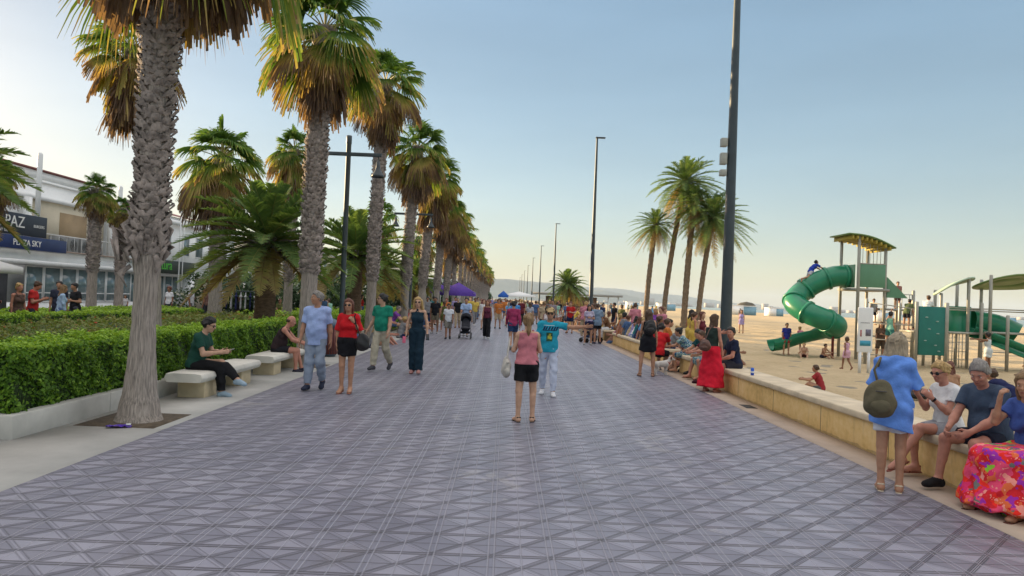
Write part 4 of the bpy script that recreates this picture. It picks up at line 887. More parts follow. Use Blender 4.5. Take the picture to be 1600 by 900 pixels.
# ================================================================ PEOPLE
def polygonize(f, o, h):
    s = f < 0; S = s.astype(np.uint8)
    c = sum(S[a:S.shape[0] - 1 + a, b_:S.shape[1] - 1 + b_, d:S.shape[2] - 1 + d] for a in (0, 1) for b_ in (0, 1) for d in (0, 1))
    mask = (c > 0) & (c < 8); cells = np.argwhere(mask); idx = np.full(mask.shape, -1, np.int64); idx[mask] = np.arange(len(cells))
    acc = np.zeros((len(cells), 3), np.float32); cnt = np.zeros(len(cells), np.float32); cor = [(a, b_, d) for a in (0, 1) for b_ in (0, 1) for d in (0, 1)]
    for i in range(8):
        for j in range(i + 1, 8):
            A, B = np.array(cor[i]), np.array(cor[j])
            if abs(A - B).sum() != 1: continue
            pa = cells + A; pb = cells + B; fa = f[pa[:, 0], pa[:, 1], pa[:, 2]]; fb = f[pb[:, 0], pb[:, 1], pb[:, 2]]
            q = (fa < 0) != (fb < 0); t = fa[q] / (fa[q] - fb[q]); acc[q] += A + t[:, None] * (B - A); cnt[q] += 1
    V = o + h * (cells + acc / np.maximum(cnt, 1)[:, None]); F = []
    for ax in range(3):
        sl0 = [slice(None)] * 3; sl1 = [slice(None)] * 3; sl0[ax] = slice(0, -1); sl1[ax] = slice(1, None)
        d = s[tuple(sl0)] != s[tuple(sl1)]; e = np.argwhere(d); o1, o2 = [k for k in range(3) if k != ax]
        e = e[(e[:, o1] > 0) & (e[:, o2] > 0) & (e[:, o1] < s.shape[o1] - 1) & (e[:, o2] < s.shape[o2] - 1)]
        def g3(da, db):
            q = e.copy(); q[:, o1] += da; q[:, o2] += db; return idx[q[:, 0], q[:, 1], q[:, 2]]
        Q = np.stack([g3(-1, -1), g3(0, -1), g3(0, 0), g3(-1, 0)], 1); fl = s[e[:, 0], e[:, 1], e[:, 2]]
        if ax == 1: fl = ~fl
        Q[~fl] = Q[~fl][:, ::-1]; F.append(Q[(Q >= 0).all(1)])
    return V, np.concatenate(F)
def _rc(X, p):
    X = np.asarray(X, float)
    a, b_, ra, rb = p['a'], p['b'], p['ra'], p['rb']; ab = b_ - a; L2 = ab @ ab + 1e-9; q = X - a
    if 'fl' in p: n_, s_ = p['fl']; n_ = np.array(n_, float); dn = q @ n_; q = q + np.outer(dn * (1 / s_ - 1), n_); ab = ab + n_ * (ab @ n_) * (1 / s_ - 1); L2 = ab @ ab + 1e-9
    t = np.clip(q @ ab / L2, 0, 1.0 if not p.get('capb') else 1.12); r = ra + np.minimum(t, 1.12) * (rb - ra); d = np.linalg.norm(q - t[:, None] * ab, axis=1) - r
    if p.get('capb'): d = np.maximum(d, (X - b_) @ nrm(b_ - a))
    if p.get('capa'): d = np.maximum(d, (a - X) @ nrm(b_ - a))
    return d
def _el(X, p):
    q = (X - p['c']) @ p['R']; k0 = np.linalg.norm(q / p['r'], axis=1); k1 = np.linalg.norm(q / p['r'] ** 2, axis=1); return k0 * (k0 - 1) / (k1 + 1e-9)
I3 = np.eye(3)
def C(a, b_, ra, rb, **k): return dict(t='c', a=np.array(a, float), b=np.array(b_, float), ra=ra, rb=rb, **k)
def E(c, r, Rm=I3): return dict(t='e', c=np.array(c, float), r=np.array(r, float), R=np.array(Rm, float))
def sdf_mesh(name, groups, h, mats, folds=0, seed=0):
    """groups: [(prims, k, cuts)] -> one continuous surface"""
    lo = np.full(3, 9.); hi = np.full(3, -9.)
    def bb(p):
        if p['t'] == 'c': r = max(p['ra'], p['rb']); return np.minimum(p['a'], p['b']) - r, np.maximum(p['a'], p['b']) + r
        r = max(p['r']); return p['c'] - r, p['c'] + r
    for pr, k, cu in groups:
        for p in pr: a, b_ = bb(p); lo = np.minimum(lo, a); hi = np.maximum(hi, b_)
    lo -= .03 + h; hi += .03 + h; N = np.ceil((hi - lo) / h).astype(int) + 1; f = np.full(N, 1., np.float32)
    ax = [lo[i] + h * np.arange(N[i]) for i in range(3)]
    for pr, k, cu in groups:
        fg = np.full(N, 1., np.float32); glo = N.copy(); ghi = np.zeros(3, int)
        for p in pr:
            a, b_ = bb(p); m = k + .03; i0 = np.maximum(((a - m - lo) / h).astype(int), 0); i1 = np.minimum(((b_ + m - lo) / h).astype(int) + 2, N)
            glo = np.minimum(glo, i0); ghi = np.maximum(ghi, i1); sl = tuple(slice(i0[j], i1[j]) for j in range(3))
            X = np.stack(np.meshgrid(*[ax[j][sl[j]] for j in range(3)], indexing='ij'), -1); sh = X.shape[:3]
            d = (_rc if p['t'] == 'c' else _el)(X.reshape(-1, 3), p).reshape(sh).astype(np.float32)
            g0 = fg[sl]; kk = p.get('k', k)
            if p.get('sub'): fg[sl] = np.maximum(g0, -d); continue
            hh = np.maximum(kk - np.abs(g0 - d), 0) / kk; fg[sl] = np.minimum(g0, d) - hh * hh * kk * .25
        sl = tuple(slice(glo[j], ghi[j]) for j in range(3))
        if folds or cu: X = np.stack(np.meshgrid(*[ax[j][sl[j]] for j in range(3)], indexing='ij'), -1)
        if folds:
            s0 = seed; w_ = np.sin(X[..., 0] * 27 + 2 * np.sin(X[..., 2] * 9 + s0) + s0) * np.sin(X[..., 1] * 23 + X[..., 2] * 13) + .7 * np.sin(X[..., 2] * 38 + 2.5 * np.sin(X[..., 0] * 14 + s0) + X[..., 1] * 20)
            fg[sl] += (folds * w_).astype(np.float32)
        for pt_, n_ in cu: fg[sl] = np.maximum(fg[sl], ((X - pt_) @ nrm(n_)).astype(np.float32))
        hh = np.maximum(.012 - np.abs(f - fg), 0) / .012; f = np.minimum(f, fg) - hh * hh * .003
    V, F = polygonize(f, lo, h); b = MB(); b.add(V, F); return b.mesh(name, mats, True)
def fr(pitch=0, yaw=0, roll=0):
    return np.array(Matrix.Rotation(R(yaw), 3, 'Z') @ Matrix.Rotation(R(-pitch), 3, 'X') @ Matrix.Rotation(R(roll), 3, 'Y'))
DOWN = ((.12, 0, -1), (.04, .18, -1))
def skel(P, sex):
    s = {}; f_ = sex == 'f'; lean = P.get('lean', 0)
    Rp = fr(lean * .35, P.get('py', 0)); Rc = fr(lean, P.get('py', 0) + P.get('tw', 0), P.get('side', 0)); Rh = fr(P.get('hp', 0), P.get('hy', 0), P.get('hr', 0))
    s['Rp'], s['Rc'], s['Rh'] = Rp, Rc, Rh; v = lambda *a: np.array(a, float)
    pel = v(0, 0, 0); s['waist'] = Rp @ v(0, 0, .12); s['chest'] = s['waist'] + Rc @ v(0, 0, .18); s['nb'] = s['chest'] + Rc @ v(0, 0, .19)
    s["Rn"] = fr(lean * .7 + P.get('hp', 0) * .3, 0); s['head'] = s['nb'] + s["Rn"] @ v(0, .02, .055) + Rh @ v(0, .012, .115)
    sw = .145 if f_ else .172
    for side, sg in (('l', -1), ('r', 1)):
        sh = s['chest'] + Rc @ v(sg * sw, -.01, .135); a, b_ = P.get(side + 'a', ((sg * DOWN[0][0], 0, -1), (sg * DOWN[1][0], .18, -1)))
        el = sh + nrm(a) * (.265 if f_ else .285); wr = el + nrm(b_) * (.235 if f_ else .25); s[side + 'sh'], s[side + 'el'], s[side + 'wr'] = sh, el, wr
        hip = Rp @ v(sg * (.088 if f_ else .085), -.005, -.04); c, d = P.get(side + 'l', ((0, 0, -1), (0, -.03, -1)))
        kn = hip + nrm(c) * .43; an = kn + nrm(d) * .42; s[side + 'hip'], s[side + 'kn'], s[side + 'an'] = hip, kn, an
        ff = np.array(P.get(side + 'f', (sg * .15, 1, 0)), float); s[side + 'f'] = nrm(ff)
    dz = P['seat'] + .1 if P.get('seat') is not None else -min(s['lan'][2] + min(0, .17 * s['lf'][2]), s['ran'][2] + min(0, .17 * s['rf'][2])) + .075 + P.get('heel', 0)
    for k_ in ('waist', 'chest', 'nb', 'head') + tuple(a + b_ for a in 'lr' for b_ in ('sh', 'el', 'wr', 'hip', 'kn', 'an')): s[k_] = s[k_] + v(0, 0, dz)
    s['pel'] = pel + v(0, 0, dz); return s
def torso(s, sex, e=0, belly=0, neck=True, wide=1):
    f_ = sex == 'f'; Rp, Rc = s['Rp'], s['Rc']; v = lambda *a: np.array(a, float); P = []
    P.append(E(s['pel'] + Rp @ v(0, -.012, -.01), (.162 + e if f_ else .15 + e, .112 + e, .115 + e), Rp))
    P.append(E(s['waist'], ((.118 if f_ else .138) + e, (.09 if f_ else .105) + e, .14 + e), Rp))
    P.append(E(s['chest'] + Rc @ v(0, 0, .01), ((.138 if f_ else .165) + e, (.098 if f_ else .112) + e, .165 + e), Rc))
    sw = (.115 if f_ else .14) * wide; P.append(C(s['chest'] + Rc @ v(-sw, -.01, .135), s['chest'] + Rc @ v(sw, -.01, .135), .052 + e, .052 + e))
    for sg in (-1, 1):
        P.append(C(s['nb'] + Rc @ v(sg * .03, -.015, -.02), s['chest'] + Rc @ v(sg * sw, -.01, .15), .04 + e * .6, .036 + e * .8))
        if f_: P.append(dict(E(s['chest'] + Rc @ v(sg * .062, .078, -.015), (.056 + e, .052 + e, .056 + e), Rc)))
        P.append(E(s['pel'] + Rp @ v(sg * .07, -.055, -.05), (.082 + e, .075 + e, .085 + e), Rp))
    if belly: P.append(E(s['waist'] + Rp @ v(0, .05, -.01), (.135 + belly * .4 + e, .085 + belly + e, .14 + e), Rp))
    return P
def hand(P, s, side, hint, curl, r=.0095):
    sg = -1 if side == 'l' else 1; d = nrm(s[side + 'wr'] - s[side + 'el']); h_ = np.array(hint if hint is not None else ((0, 1, 0) if d[2] < -.5 else (0, 0, 1)), float); sd = nrm(h_ - d * (h_ @ d)); n_ = np.cross(sd, d) * sg
    # palm faces inwards (n_ points to the palm side)
    w_ = s[side + 'wr']; Rm = np.stack([sd, d, n_], 1); P.append(E(w_ + d * .048, (.038, .056, .017), Rm))
    for j, (o_, l) in enumerate(((.028, .9), (.010, 1), (-.009, .95), (-.027, .75))):
        a = w_ + d * .088 + sd * o_; c1 = curl; m = a + (d * math.cos(c1) + n_ * math.sin(c1) + sd * o_ * 2) * .042 * l; t = m + nrm(d * math.cos(c1 * 2.1) + n_ * math.sin(c1 * 2.1)) * .036 * l
        P.append(dict(C(a, m, r, r * .95), k=.008)); P.append(dict(C(m, t, r * .95, r * .85), k=.006))
    a = w_ + d * .02 + sd * .028; m = a + nrm(d * .8 + sd * .7 + n_ * .35) * .045; t = m + nrm(d + sd * .15 + n_ * .5) * .03
    P.append(dict(C(a, m, r * 1.3, r * 1.05), k=.01)); P.append(dict(C(m, t, r * 1.05, r * .9), k=.006))
def foot(s, side, e=0, shoe=False):
    f_ = s[side + 'f']; an = s[side + 'an']; up = nrm(np.array((0, 0, 1.)) - f_ * f_[2]); hl = an - up * .038 - f_ * .02; P = [C(an, hl, .034 + e, .036 + e), C(hl, an + f_ * .11 - up * .045, .034 + e, .03 + e), C(an + f_ * .02 - up * .01, an + f_ * .15 - up * .052, .034 + e, .019 + e)]
    P.append(E(an + f_ * .125 - up * .05, (.043 + e, .055, .022 + e), np.stack([np.cross(f_, up), f_, up], 1))); return P, an - up * (.075 + e * .6), up
def limbs(s, sex, e=0, hands=True, P0=None):
    f_ = sex == 'f'; k = .86 if f_ else 1; P = []; P0 = P0 or {}
    for side in 'lr':
        sh, el, wr, hip, kn, an = (s[side + a] for a in ('sh', 'el', 'wr', 'hip', 'kn', 'an'))
        P += [E(sh, (.056 * k, .056 * k, .06 * k)), C(sh, el, .05 * k, .039 * k), C(el, el + (wr - el) * .35, .039 * k, .04 * k), C(el + (wr - el) * .3, wr, .04 * k, .026 * k)]
        P += [C(hip, hip + (kn - hip) * .4, .088 if f_ else .085, .078), C(hip + (kn - hip) * .35, kn, .077, .054), C(kn, an, .050, .036)]
        bk = nrm(kn - an); fw = np.array(s[side + 'f']); bw = nrm(-fw + bk * (fw @ bk)); P.append(C(kn + (an - kn) * .18 + bw * .018, kn + (an - kn) * .5 + bw * .012, .046, .036))
        if hands: hand(P, s, side, P0.get(side + 'h'), P0.get(side + 'c', .35), P0.get('fr', .0095))
        P += foot(s, side)[0]
    return P
def head_prims(s):
    Rh = s['Rh']; c = s['head']; v = lambda *a: c + Rh @ np.array(a, float)
    P = [E(v(0, -.01, .025), (.075, .094, .096), Rh), E(v(0, .022, -.045), (.056, .066, .068), Rh), E(v(0, .052, -.088), (.028, .03, .022), Rh)]
    P += [dict(C(v(0, .084, .012), v(0, .107, -.022), .010, .014), k=.012), dict(C(v(-.03, .078, .026), v(.03, .078, .026), .013, .013), k=.02)]
    P += [dict(E(v(sg * .034, .068, -.022), (.022, .022, .02), Rh), k=.02) for sg in (-1, 1)]
    P += [dict(E(v(sg * .076, -.008, -.006), (.011, .02, .03), Rh), k=.006) for sg in (-1, 1)]
    P += [dict(C(v(-.016, .086, -.058), v(.016, .086, -.058), .010, .010), k=.01)]
    P.append(dict(C(s['nb'] - s['Rc'] @ np.array((0, 0, .03)), v(0, -.02, -.05), .053, .05), k=.03)); return P
def hair_groups(s, st):
    Rh = s['Rh']; c = s['head']; v = lambda *a: c + Rh @ np.array(a, float); n_ = Rh @ np.array((0, .80, -.60)); cut = [(v(0, .052, .045), n_)]
    if st == 'bald': return [([E(v(0, -.03, -.0), (.080, .085, .055), Rh)], .01, [(v(0, .0, 0), Rh @ np.array((0, 1, 0.1))), (v(0, 0, .035), Rh @ np.array((0, 0, 1.)))])]
    base = [E(v(0, -.014, .036), (.084, .102, .1), Rh), E(v(0, -.045, -.02), (.078, .066, .075), Rh)]
    if st == 'short': base = [E(v(0, -.012, .034), (.083, .100, .099), Rh), E(v(0, -.04, -.01), (.077, .066, .062), Rh)]
    if st == 'full': base = [E(v(0, -.012, .040), (.086, .103, .100), Rh), E(v(0, -.04, -.01), (.084, .07, .072), Rh)]
    if st == 'curly': base = [E(v(0, -.02, .04), (.115, .12, .115), Rh), E(v(0, -.05, -.01), (.105, .085, .09), Rh)]
    G_ = [(base, .03, cut)]; Rc = s['Rc']; nb = s['nb']
    tr = random.Random(5); T_ = []
    for i in range({'full': 80, 'curly': 70, 'short': 60}.get(st, 30)):      # loose tufts break the outline
        t_ = tr.uniform(-.25, 1); a_ = tr.uniform(-.35, math.pi + .35) + math.pi; k_ = 1.16 if st == 'curly' else .99; r2 = math.sqrt(max(0, 1 - t_ * t_))
        p_ = np.array((r2 * math.cos(a_) * .084, -.012 + r2 * math.sin(a_) * .102, .036 + t_ * .098)) * k_; o_ = nrm(p_ - (0, -.012, .02)); dn = np.array((tr.uniform(-.35, .35), -.6, tr.uniform(-1, -.2))); dn = nrm(dn - o_ * (dn @ o_) + o_ * tr.uniform(.05, .22))
        T_.append(C(v(*(p_ - dn * .02)), v(*(p_ + dn * tr.uniform(.03, .06))), .009, .004))
    for i in range(7): x_ = -.06 + .02 * i; T_.append(C(v(x_, .035, .118 - abs(x_) * .5), v(x_ + tr.uniform(-.015, .015), .078 - abs(x_) * .35, .085 - abs(x_) * .3), .014, .008))
    if st not in ('buzz',): G_.append((T_, .012, []))
    if st in ('long', 'wavy', 'bob'):
        L = {'long': .30, 'wavy': .2, 'bob': .09}[st]; w_ = {'long': .07, 'wavy': .095, 'bob': .085}[st]
        e_ = nb + Rc @ np.array((0, -.085, .04 - L)); P = [C(v(0, -.05, .0), e_, w_, w_ * .55, fl=(nrm(Rc @ np.array((0, 1., 0))), .55))]
        for sg in (-1, 1): P.append(C(v(sg * .068, -.005, .03), nb + Rc @ np.array((sg * (.085 + .03 * (st == 'wavy')), -.02, .07 - L * .6)), .030 + .012 * (st == 'wavy'), .028))
        G_.append((P, .03, []))
    if st == 'pony':
        G_.append(([C(v(0, -.10, .06), v(0, -.15, .02), .035, .035), C(v(0, -.15, .02), v(.0, -.13, -.16), .035, .03), C(v(0, -.13, -.16), v(.0, -.10, -.27), .03, .012)], .03, []))
    if st == 'bun': G_.append(([E(v(0, -.10, .08), (.045, .045, .045))], .02, []))
    return G_
def top_groups(s, sex, kind, belly=0, e=.016):
    Rp, Rc = s['Rp'], s['Rc']; v = lambda *a: np.array(a, float); sl = {'tee': .62, 'polo': .62, 'shirt': .8, 'tank': 0, 'blouse': .98, 'long': 2, 'dress': 0, 'vneck': .55, 'crop': 0, 'halter': 0}[kind]
    if kind in ('shirt', 'blouse'): e = .026
    if kind in ('tee', 'tank', 'polo', 'vneck', 'crop'): e = .024
    hem = {'tee': -.1, 'polo': -.07, 'shirt': -.17, 'tank': -.03, 'blouse': -.1, 'long': -.1, 'dress': -.1, 'vneck': -.08, 'crop': .02, 'halter': 0}[kind]
    P = torso(s, sex, e, belly, wide=.8 if kind in ('tank', 'crop', 'dress') else 1); cuts = [(s['pel'] + Rp @ v(0, 0, hem), -(Rp @ v(0, 0, 1)))]
    if kind in ('tank', 'crop', 'dress'): cuts.append((s['chest'] + Rc @ v(0, .0, .165), Rc @ v(0, .15, 1)))
    if kind == 'halter': cuts.append((s['chest'] + Rc @ v(0, .0, .10), Rc @ v(0, -.6, 1)))
    else: cuts.append((s['nb'] + Rc @ v(0, .02, .012), Rc @ v(0, .5, 1)))
    if kind in ('shirt', 'tee', 'blouse', 'polo', 'vneck', 'long', 'tank'):
        P.append(C(s['pel'] + Rp @ v(0, -.005, .1), s['pel'] + Rp @ v(0, -.01, hem - .05), .155 + e * .4 + belly * .4, .165 + e, fl=(nrm(Rp @ v(0, 1, 0)), .74)))
    G_ = [(P, .045, cuts)]
    if kind in ('tank', 'crop', 'dress', 'halter'):
        Q = []
        for sg in (-1, 1):
            if kind == 'halter': a, b_ = s['chest'] + Rc @ v(sg * .085, .085, .07), s['nb'] + Rc @ v(-sg * .015, .045, .02); Q.append(C(a, b_, .016, .013))
            else:
                a, m_, b_ = s['chest'] + Rc @ v(sg * .08, .09, .12), s['chest'] + Rc @ v(sg * .085, -.005, .205), s['chest'] + Rc @ v(sg * .075, -.10, .10); Q += [C(a, m_, .014, .013), C(m_, b_, .013, .014)]
        G_.append((Q, .02, []))
    if sl:
        for side in 'lr':
            sh, el, wr = s[side + 'sh'], s[side + 'el'], s[side + 'wr']; k = .86 if sex == 'f' else 1; Q = []
            fl_ = .018 if kind != 'blouse' else .03; q0 = s['chest'] + Rc @ v((-.08 if side == 'l' else .08), -.01, .12)
            Q.append(C(q0, sh, .05 + e * .7, .055 * k + e * .6))
            if sl <= 1: Q.append(C(sh, sh + (el - sh) * sl, .056 * k + e * .5, .052 * k + fl_, capb=True))
            else: Q += [C(sh, el, .056 * k + e * .5, .046 * k + .01), C(el, el + (wr - el) * .92, .046 * k + .01, .036 + .008, capb=True)]
            G_.append((Q, .03, []))
    return G_
def bottom_groups(s, sex, kind, e=.014):
    Rp = s['Rp']; v = lambda *a: np.array(a, float); G_ = []; wa = (s['pel'] + Rp @ v(0, 0, .07), Rp @ v(0, 0, 1)); k = .045
    P = [E(s['pel'] + Rp @ v(0, -.012, -.01), ((.162 if sex == 'f' else .15) + e, .112 + e, .115 + e), Rp), E(s['waist'], (.125 + e, .098 + e, .13), Rp)] + [E(s['pel'] + Rp @ v(sg * .07, -.055, -.05), (.082 + e, .075 + e, .085 + e), Rp) for sg in (-1, 1)]
    if kind in ('trousers', 'jeans', 'wide', 'shorts', 'hotpants', 'long_shorts'):
        fr_ = {'shorts': .62, 'hotpants': .3, 'long_shorts': .9}.get(kind)
        for side in 'lr':
            hip, kn, an = s[side + 'hip'], s[side + 'kn'], s[side + 'an']
            if fr_: P.append(C(hip, hip + (kn - hip) * fr_, .094 + e, .086 + e * 1.6 - .02 * fr_, capb=True))
            else:
                w_ = {'trousers': .022, 'jeans': .012, 'wide': .034}[kind]; P += [C(hip, kn, .09 + e, .058 + w_), C(kn, kn + (an - kn) * (.93 if kind != 'wide' else 1.02), .056 + w_, .043 + w_ * (1 if kind != 'wide' else 1.4), capb=True)]
                bk = nrm(kn - an); fw = s[side + 'f']; bw = nrm(-fw + bk * (fw @ bk)); P.append(C(kn + (an - kn) * .15 + bw * .015, kn + (an - kn) * .6, .052 + w_, .044 + w_))
        return [(P, k, [wa])]
    L = {'maxiskirt': 2.04, 'skirt': .55, 'dress': .62, 'midskirt': 1.0, 'longskirt': 1.85, 'longdress': 1.85}[kind]; fl = {'maxiskirt': .10, 'skirt': .0, 'dress': .03, 'midskirt': .04, 'longskirt': .09, 'longdress': .06}[kind]
    def along(side, t): return s[side + 'hip'] + (s[side + 'kn'] - s[side + 'hip']) * t if t <= 1 else s[side + 'kn'] + (s[side + 'an'] - s[side + 'kn']) * (t - 1)
    t1 = min(L, 1); m0 = s['pel']; m1 = (along('l', t1) + along('r', t1)) / 2; sp = np.linalg.norm(along('l', t1) - along('r', t1)) / 2; lat = nrm(s['rhip'] - s['lhip'])
    for side in 'lr': P.append(C(s[side + 'hip'], along(side, t1), .092 + e, .075 + e + fl * .6, **({'capb': True} if L <= 1 else {})))
    P.append(C(m0, m1, .125, .1 + fl, **({'capb': True} if L <= 1 else {})))
    if L > 1:
        m2 = (along('l', L) + along('r', L)) / 2
        for side in 'lr': P.append(C(along(side, 1), along(side, L), .078 + e + fl * .5, .07 + fl * 1.3, capb=True))
        P.append(C(m1, m2, .1 + fl * .5, .12 + fl * 1.6, capb=True))
    return [(P, .08, [wa])]
_pc = {}
BLK = pm('black_plastic', (.012, .012, .014), .1, 5, .25, 0)
LIP = skin((.30, .085, .07)); EYEW = pm('eye_white', (.65, .62, .6), .02, 5, .3, 0); IRIS = pm('iris', (.04, .025, .015), .1, 5, .2, 0)
SOLE = pm('white_sole', (.6, .6, .58), .05, 8, .6)
SK = {'light': (.52, .31, .21), 'tan': (.42, .22, .135), 'red': (.46, .21, .145), 'brown': (.26, .125, .07), 'dark': (.09, .045, .028)}
HC = {'blond': (.42, .27, .10), 'brown': (.075, .038, .018), 'black': (.012, .010, .009), 'grey': (.22, .20, .18), 'auburn': (.12, .035, .018), 'dblond': (.22, .13, .055), 'greyblond': (.30, .24, .16)}
def person(x, y, face, H, label, sex='m', pose=None, pk=None, top='tee', tc=(.5, .5, .5), bot='shorts', bc=(.05, .06, .1), hair='short', hc='brown', sk='tan', shoes='shoe', shc=(.3, .3, .3), h=.017,
           group=None, belly=0, glasses=False, cap=None, z=0, tk=None, bk=None, cat='person', watch=False, e=None, folds=.005):
    """body is the top-level mesh; hair, clothes and shoes are its children. face = heading in degrees, 0 looks along +Y"""
    pose = pose or {}; pk = pk or id(pose); s = None; sc_ = H / 1.75
    def get(key, fn):
        if key not in _pc:
            _pc[key] = fn()
        return _pc[key]
    s = get((pk, sex, 's'), lambda: skel(pose, sex)); hk = round(h, 4)
    def body():
        pp = dict(pose); pp['fr'] = .0095 if h < .014 else .0115
        m = sdf_mesh('body', [(torso(s, sex, 0, belly * .9) + limbs(s, sex, 0, True, pp) + head_prims(s), .03, [])], h, []); m.materials.append(None); return m
    o = link('person', get((pk, sex, hk, belly, 'b'), body), None, (x, y, z), R(face)); o.scale = (sc_,) * 3
    tag(o, label, cat, group)
    def slot(ob, m):
        ob.material_slots[0].link = 'OBJECT'; ob.material_slots[0].material = m
    slot(o, skin(SK[sk]))
    def child(nm, key, groups, mat, hh=h, fo=0):
        def mk():
            m = sdf_mesh(nm, groups(), hh, [], fo, len(_pc)); m.materials.append(None); return m
        c_ = link(nm, get(key, mk), o); slot(c_, mat); return c_
    if hair: child('hair', (pk, sex, hk, hair), lambda: hair_groups(s, hair), hairm(HC[hc]), min(h, .012), .0045)
    nm = {'tee': 't_shirt', 'polo': 'polo_shirt', 'shirt': 'shirt', 'tank': 'tank_top', 'blouse': 'blouse', 'long': 'shirt', 'dress': 'dress', 'vneck': 't_shirt', 'crop': 'top', 'halter': 'top'}
    if top: child(nm[top], (pk, sex, hk, top, belly, 't'), lambda: top_groups(s, sex, top, belly), cloth(tc, tk), fo=folds)
    nb = {'jeans': 'trousers', 'wide': 'trousers', 'hotpants': 'shorts', 'long_shorts': 'shorts', 'midskirt': 'skirt', 'longskirt': 'skirt', 'maxiskirt': 'skirt', 'longdress': 'skirt', 'dress': 'skirt'}
    if bot: child(nb.get(bot, bot), (pk, sex, hk, bot, 'o'), lambda: bottom_groups(s, sex, bot), cloth(bc, bk), fo=folds)
    if shoes:
        for side in 'lr':
            pr, low, up = foot(s, side, .009)
            if shoes == 'shoe': child('shoe', (pk, sex, hk, side, 'sh'), lambda: [(pr, .02, [(low, -up), (s[side + 'an'] + up * .02, up)])], cloth(shc, 'shoe'))
            else:
                def sand():
                    f_ = s[side + 'f']; an = s[side + 'an']; a = an - up * .075 - f_ * .045; b_ = an - up * .078 + f_ * .17; lat = nrm(np.cross(f_, up)); Q = [C(a, b_, .038, .044, fl=(up, .22))]
                    m = an + f_ * .09 - up * .045; Q2 = [dict(C(m - lat * .04 - up * .02, m + up * .008, .011, .01)), C(m + up * .008, m + lat * .04 - up * .02, .01, .011), C(an - f_ * .04 + lat * .03, an - f_ * .04 - lat * .03, .011, .011)]
                    return [(Q + Q2, .008, [])]
                child('sandal', (pk, sex, hk, side, 'sa'), sand, cloth(shc, 'shoe'), min(h, .009))
    if h < .013:
        Rh = s['Rh']; c = s['head']; Rm = Rh; v = lambda *a: c + Rh @ np.array(a, float)
        if glasses:
            b = MB()
            for sg in (-1, 1): b.ell(v(sg * .033, .086, .006), (.028, .010, .022), 12, 8, Rm=Rh); b.bar(v(sg * .058, .08, .012), v(sg * .082, -.01, .012), .008, .006)
            b.bar(v(-.01, .095, .01), v(.01, .095, .01), .01, .008); b.obj('sunglasses', BLK, o, smooth=True)
        else:
            for sg in (-1, 1):
                ey = MB().ell(v(sg * .031, .079, .004), (.012, .008, .007), 10, 6, Rm=Rh).obj('eye', EYEW, o, smooth=True)
                MB().ell(v(sg * .031, .085, .004), (.0055, .0035, .0055), 8, 5, Rm=Rh).obj('iris', IRIS, ey, smooth=True)
        for sg in (-1, 1): MB().tube([v(sg * .018, .092, .03), v(sg * .034, .09, .034), v(sg * .05, .077, .028)], [.003, .004, .002], 5).obj('eyebrow', hairm(HC[hc]), o)
        MB().tube([v(-.022, .088, -.058), v(0, .098, -.056), v(.022, .088, -.058)], [.002, .0065, .002], 6).obj('lips', LIP, o, smooth=True)
    if cap:
        Rh = s['Rh']; c = s['head']; v = lambda *a: c + Rh @ np.array(a, float)
        child('cap', (pk, sex, hk, 'cap'), lambda: [([E(v(0, -.008, .04), (.090, .106, .098), Rh)], .01, [(v(0, 0, .045), Rh @ np.array((0, .25, -1.)))]), ([E(v(0, .1, .055), (.07, .07, .010), fr(12) @ Rh)], .01, [])], cloth(cap), min(h, .012))
    if watch:
        MB().tube([s['lwr'] + nrm(s['lel'] - s['lwr']) * a for a in (.02, .045)], .031, 10).obj('watch', BLK, o)
    return o, s, sc_
def wpt(o, s, key, off=(0, 0, 0)):
    """world position of a joint"""
    q = (np.array(s[key]) + np.array(off)) * o.scale[0]; a = o.rotation_euler.z; return np.array((o.location.x + q[0] * math.cos(a) - q[1] * math.sin(a), o.location.y + q[0] * math.sin(a) + q[1] * math.cos(a), o.location.z + q[2]))
# ---------------------------------------------------------------- poses (vectors in the body's own frame: x right, y forward, z up)
hang = dict(la=((-.16, -.02, -1), (-.05, .2, -1)), ra=((.16, -.02, -1), (.05, .2, -1)))
def P_(base=None, **k): d = dict(hang if base is None else base); d.update(k); return d
WALKA = P_(ll=((0, .36, -1), (0, .10, -1)), rl=((0, -.10, -1), (0, -.72, -1)), rf=(.12, 1, -.7), la=((-.16, -.28, -1), (-.08, .02, -1)), ra=((.16, .26, -1), (.03, .55, -1)))
WALKB = P_(rl=((0, .36, -1), (0, .10, -1)), ll=((0, -.10, -1), (0, -.72, -1)), lf=(-.12, 1, -.7), ra=((.16, -.28, -1), (.08, .02, -1)), la=((-.16, .26, -1), (-.03, .55, -1)))
STEP = P_(ll=((-.05, .18, -1), (0, .05, -1)), rl=((.05, -.2, -1), (0, -.32, -1)), rf=(.12, 1, -.15))
STAND = P_(ll=((-.1, 0, -1), (0, -.02, -1)), rl=((.1, .03, -1), (0, -.05, -1)))
STANDB = P_(ll=((-.06, .02, -1), (0, -.02, -1)), rl=((.14, .12, -1), (.05, -.1, -1)), la=((-.3, -.05, -1), (.55, .5, .1)), hp=8)
PHONE = P_(ll=((-.08, 0, -1), (0, 0, -1)), rl=((.1, .05, -1), (0, -.08, -1)), la=((-.2, .15, -1), (.35, .9, .35)), ra=((.2, .15, -1), (-.35, .9, .35)), hp=28)
PUSH = P_(WALKA, la=((-.1, .45, -1), (0, 1, -.1)), ra=((.1, .45, -1), (0, 1, -.1)), lean=8)
SITA = dict(seat=.5, lean=14, hp=8, ll=((-.12, 1, -.05), (-.02, .05, -1)), rl=((.14, 1, -.05), (.04, .1, -1)), la=((-.15, .35, -1), (.25, .9, -.35)), ra=((.15, .35, -1), (-.25, .9, -.35)))
